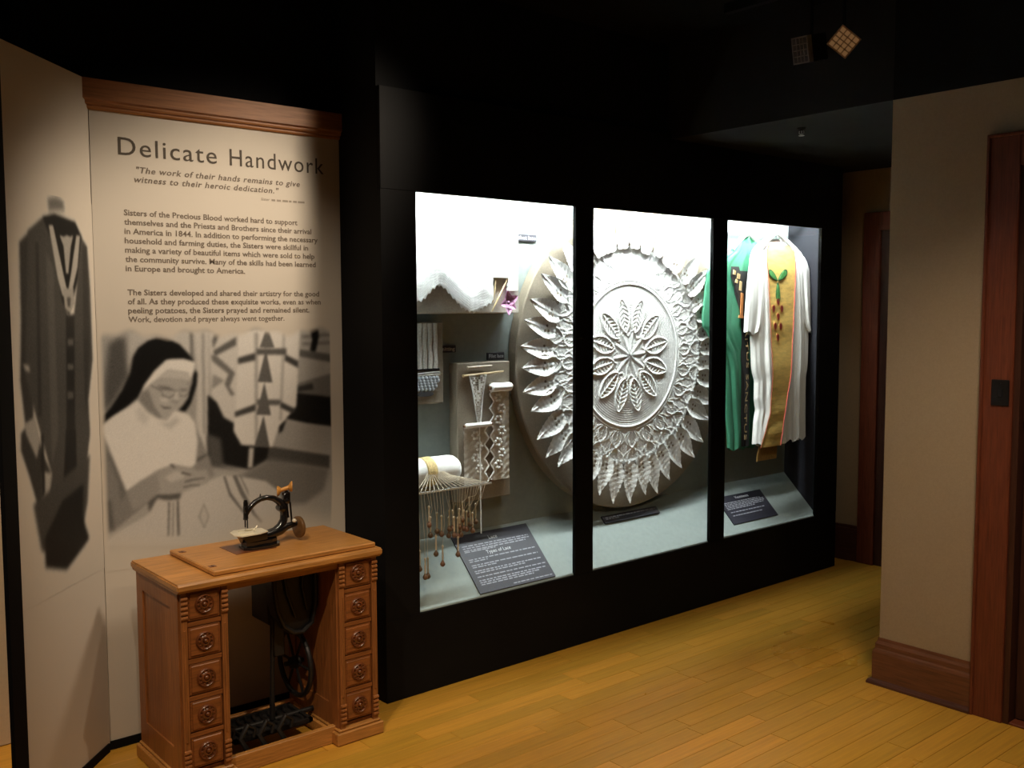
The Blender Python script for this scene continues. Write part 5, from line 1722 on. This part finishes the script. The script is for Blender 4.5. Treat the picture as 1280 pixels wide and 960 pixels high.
# ------------------------------------------------------------------ ceiling fittings
def track_head(pos, face_rot, half, louver, glow, label, normal, depth=0.12):
    t = thing('track_spotlight', label, 'spotlight', pos, 'track spotlights by the soffit')
    n = Vector(normal).normalized()
    u = n.cross(Vector((0, 0, 1))).normalized()
    v = u.cross(n)
    ca, sa = math.cos(face_rot), math.sin(face_rot)
    U = u * ca + v * sa
    Vv = v * ca - u * sa
    c0 = Vector(pos)

    def pt(a, b, d):
        return tuple(c0 + U * a + Vv * b + n * d)

    def obox(a0, a1, b0, b1, d0, d1):
        vs = [pt(a, b, d) for a in (a0, a1) for b in (b0, b1) for d in (d0, d1)]
        return MB().add(vs, [(0, 1, 3, 2), (4, 6, 7, 5), (0, 4, 5, 1), (2, 3, 7, 6), (0, 2, 6, 4), (1, 5, 7, 3)])
    hx, hy = half
    hs = MB()
    hw_ = obox(-hx - 0.006, hx + 0.006, -hy - 0.006, hy + 0.006, -depth, -0.028)
    hw_.build('housing', 'black_paint', t)
    for a0, a1, b0, b1 in ((-hx - .006, -hx, -hy - .006, hy + .006), (hx, hx + .006, -hy - .006, hy + .006), (-hx, hx, -hy - .006, -hy), (-hx, hx, hy, hy + .006)):
        obox(a0, a1, b0, b1, -0.028, 0.0).build('rim', louver, t)
    obox(-hx, hx, -hy, hy, -0.0275, -0.024).build('lamp_face', glow, t)
    nx_, ny_ = 4, 4
    for i in range(1, nx_):
        a = -hx + 2 * hx * i / nx_
        obox(a - 0.0022, a + 0.0022, -hy, hy, -0.024, -0.001).build('louver_blade', louver, t)
    for i in range(1, ny_):
        b = -hy + 2 * hy * i / ny_
        obox(-hx, hx, b - 0.0022, b + 0.0022, -0.024, -0.002).build('louver_blade', louver, t)
    base = c0 - n * (depth * 0.6)
    MB().tube([tuple(base), (base.x, base.y, 3.06)], 0.008, 8).build('stem', 'black_paint', t)
    return t


tcam = lambda p: (Vector((0, 0, CAM_H)) - Vector(p)).normalized()
pR = Vector((3.75, 2.293, 2.808))
pL = Vector((3.75, 2.503, 2.815))
nR = tcam(pR)
nL_ = (tcam(pL) + Vector((-0.55, 0.75, -0.1))).normalized()
track_head(pR, math.radians(41), (0.044, 0.042), 'louver_tan', 'lamp_glow', 'diamond-tilted black spotlight with a glowing tan egg-crate louver', nR)
track_head(pL, math.radians(4), (0.038, 0.050), 'louver_grey', 'lamp_glow_dim', 'black spotlight with a dim grey egg-crate louver turned sideways', nL_)
trk = B(3.733, 3.767, 1.2, 2.9, 3.058, 3.10).build('lighting_track', 'black_paint')
tag(trk, 'black lighting track on the black ceiling above the two spotlights', 'light track')

sk = thing('fire_sprinkler', 'small metal fire sprinkler under the dark soffit', 'sprinkler', (4.34, 2.88, 2.575))
MB().lathe([(0.022, 0), (0.020, -0.005), (0.008, -0.007), (0.007, -0.014)], (4.34, 2.88, 2.606), 'z', 16).build('escutcheon', 'soffit_paint', sk, smooth=True)
fm = MB()
fm.tube([(4.34, 2.868, 2.592), (4.34, 2.866, 2.580), (4.34, 2.880, 2.570)], 0.0025, 6)
fm.tube([(4.34, 2.892, 2.592), (4.34, 2.894, 2.580), (4.34, 2.880, 2.570)], 0.0025, 6)
fm.tube([(4.34, 2.88, 2.594), (4.34, 2.88, 2.572)], 0.002, 6)
fm.build('frame_arms', 'sprinkler_metal', sk, smooth=True)
MB().lathe([(0.003, 0.0), (0.015, -0.001), (0.014, -0.003), (0.003, -0.003)], (4.34, 2.88, 2.570), 'z', 14).build('deflector', 'sprinkler_metal', sk, smooth=True)
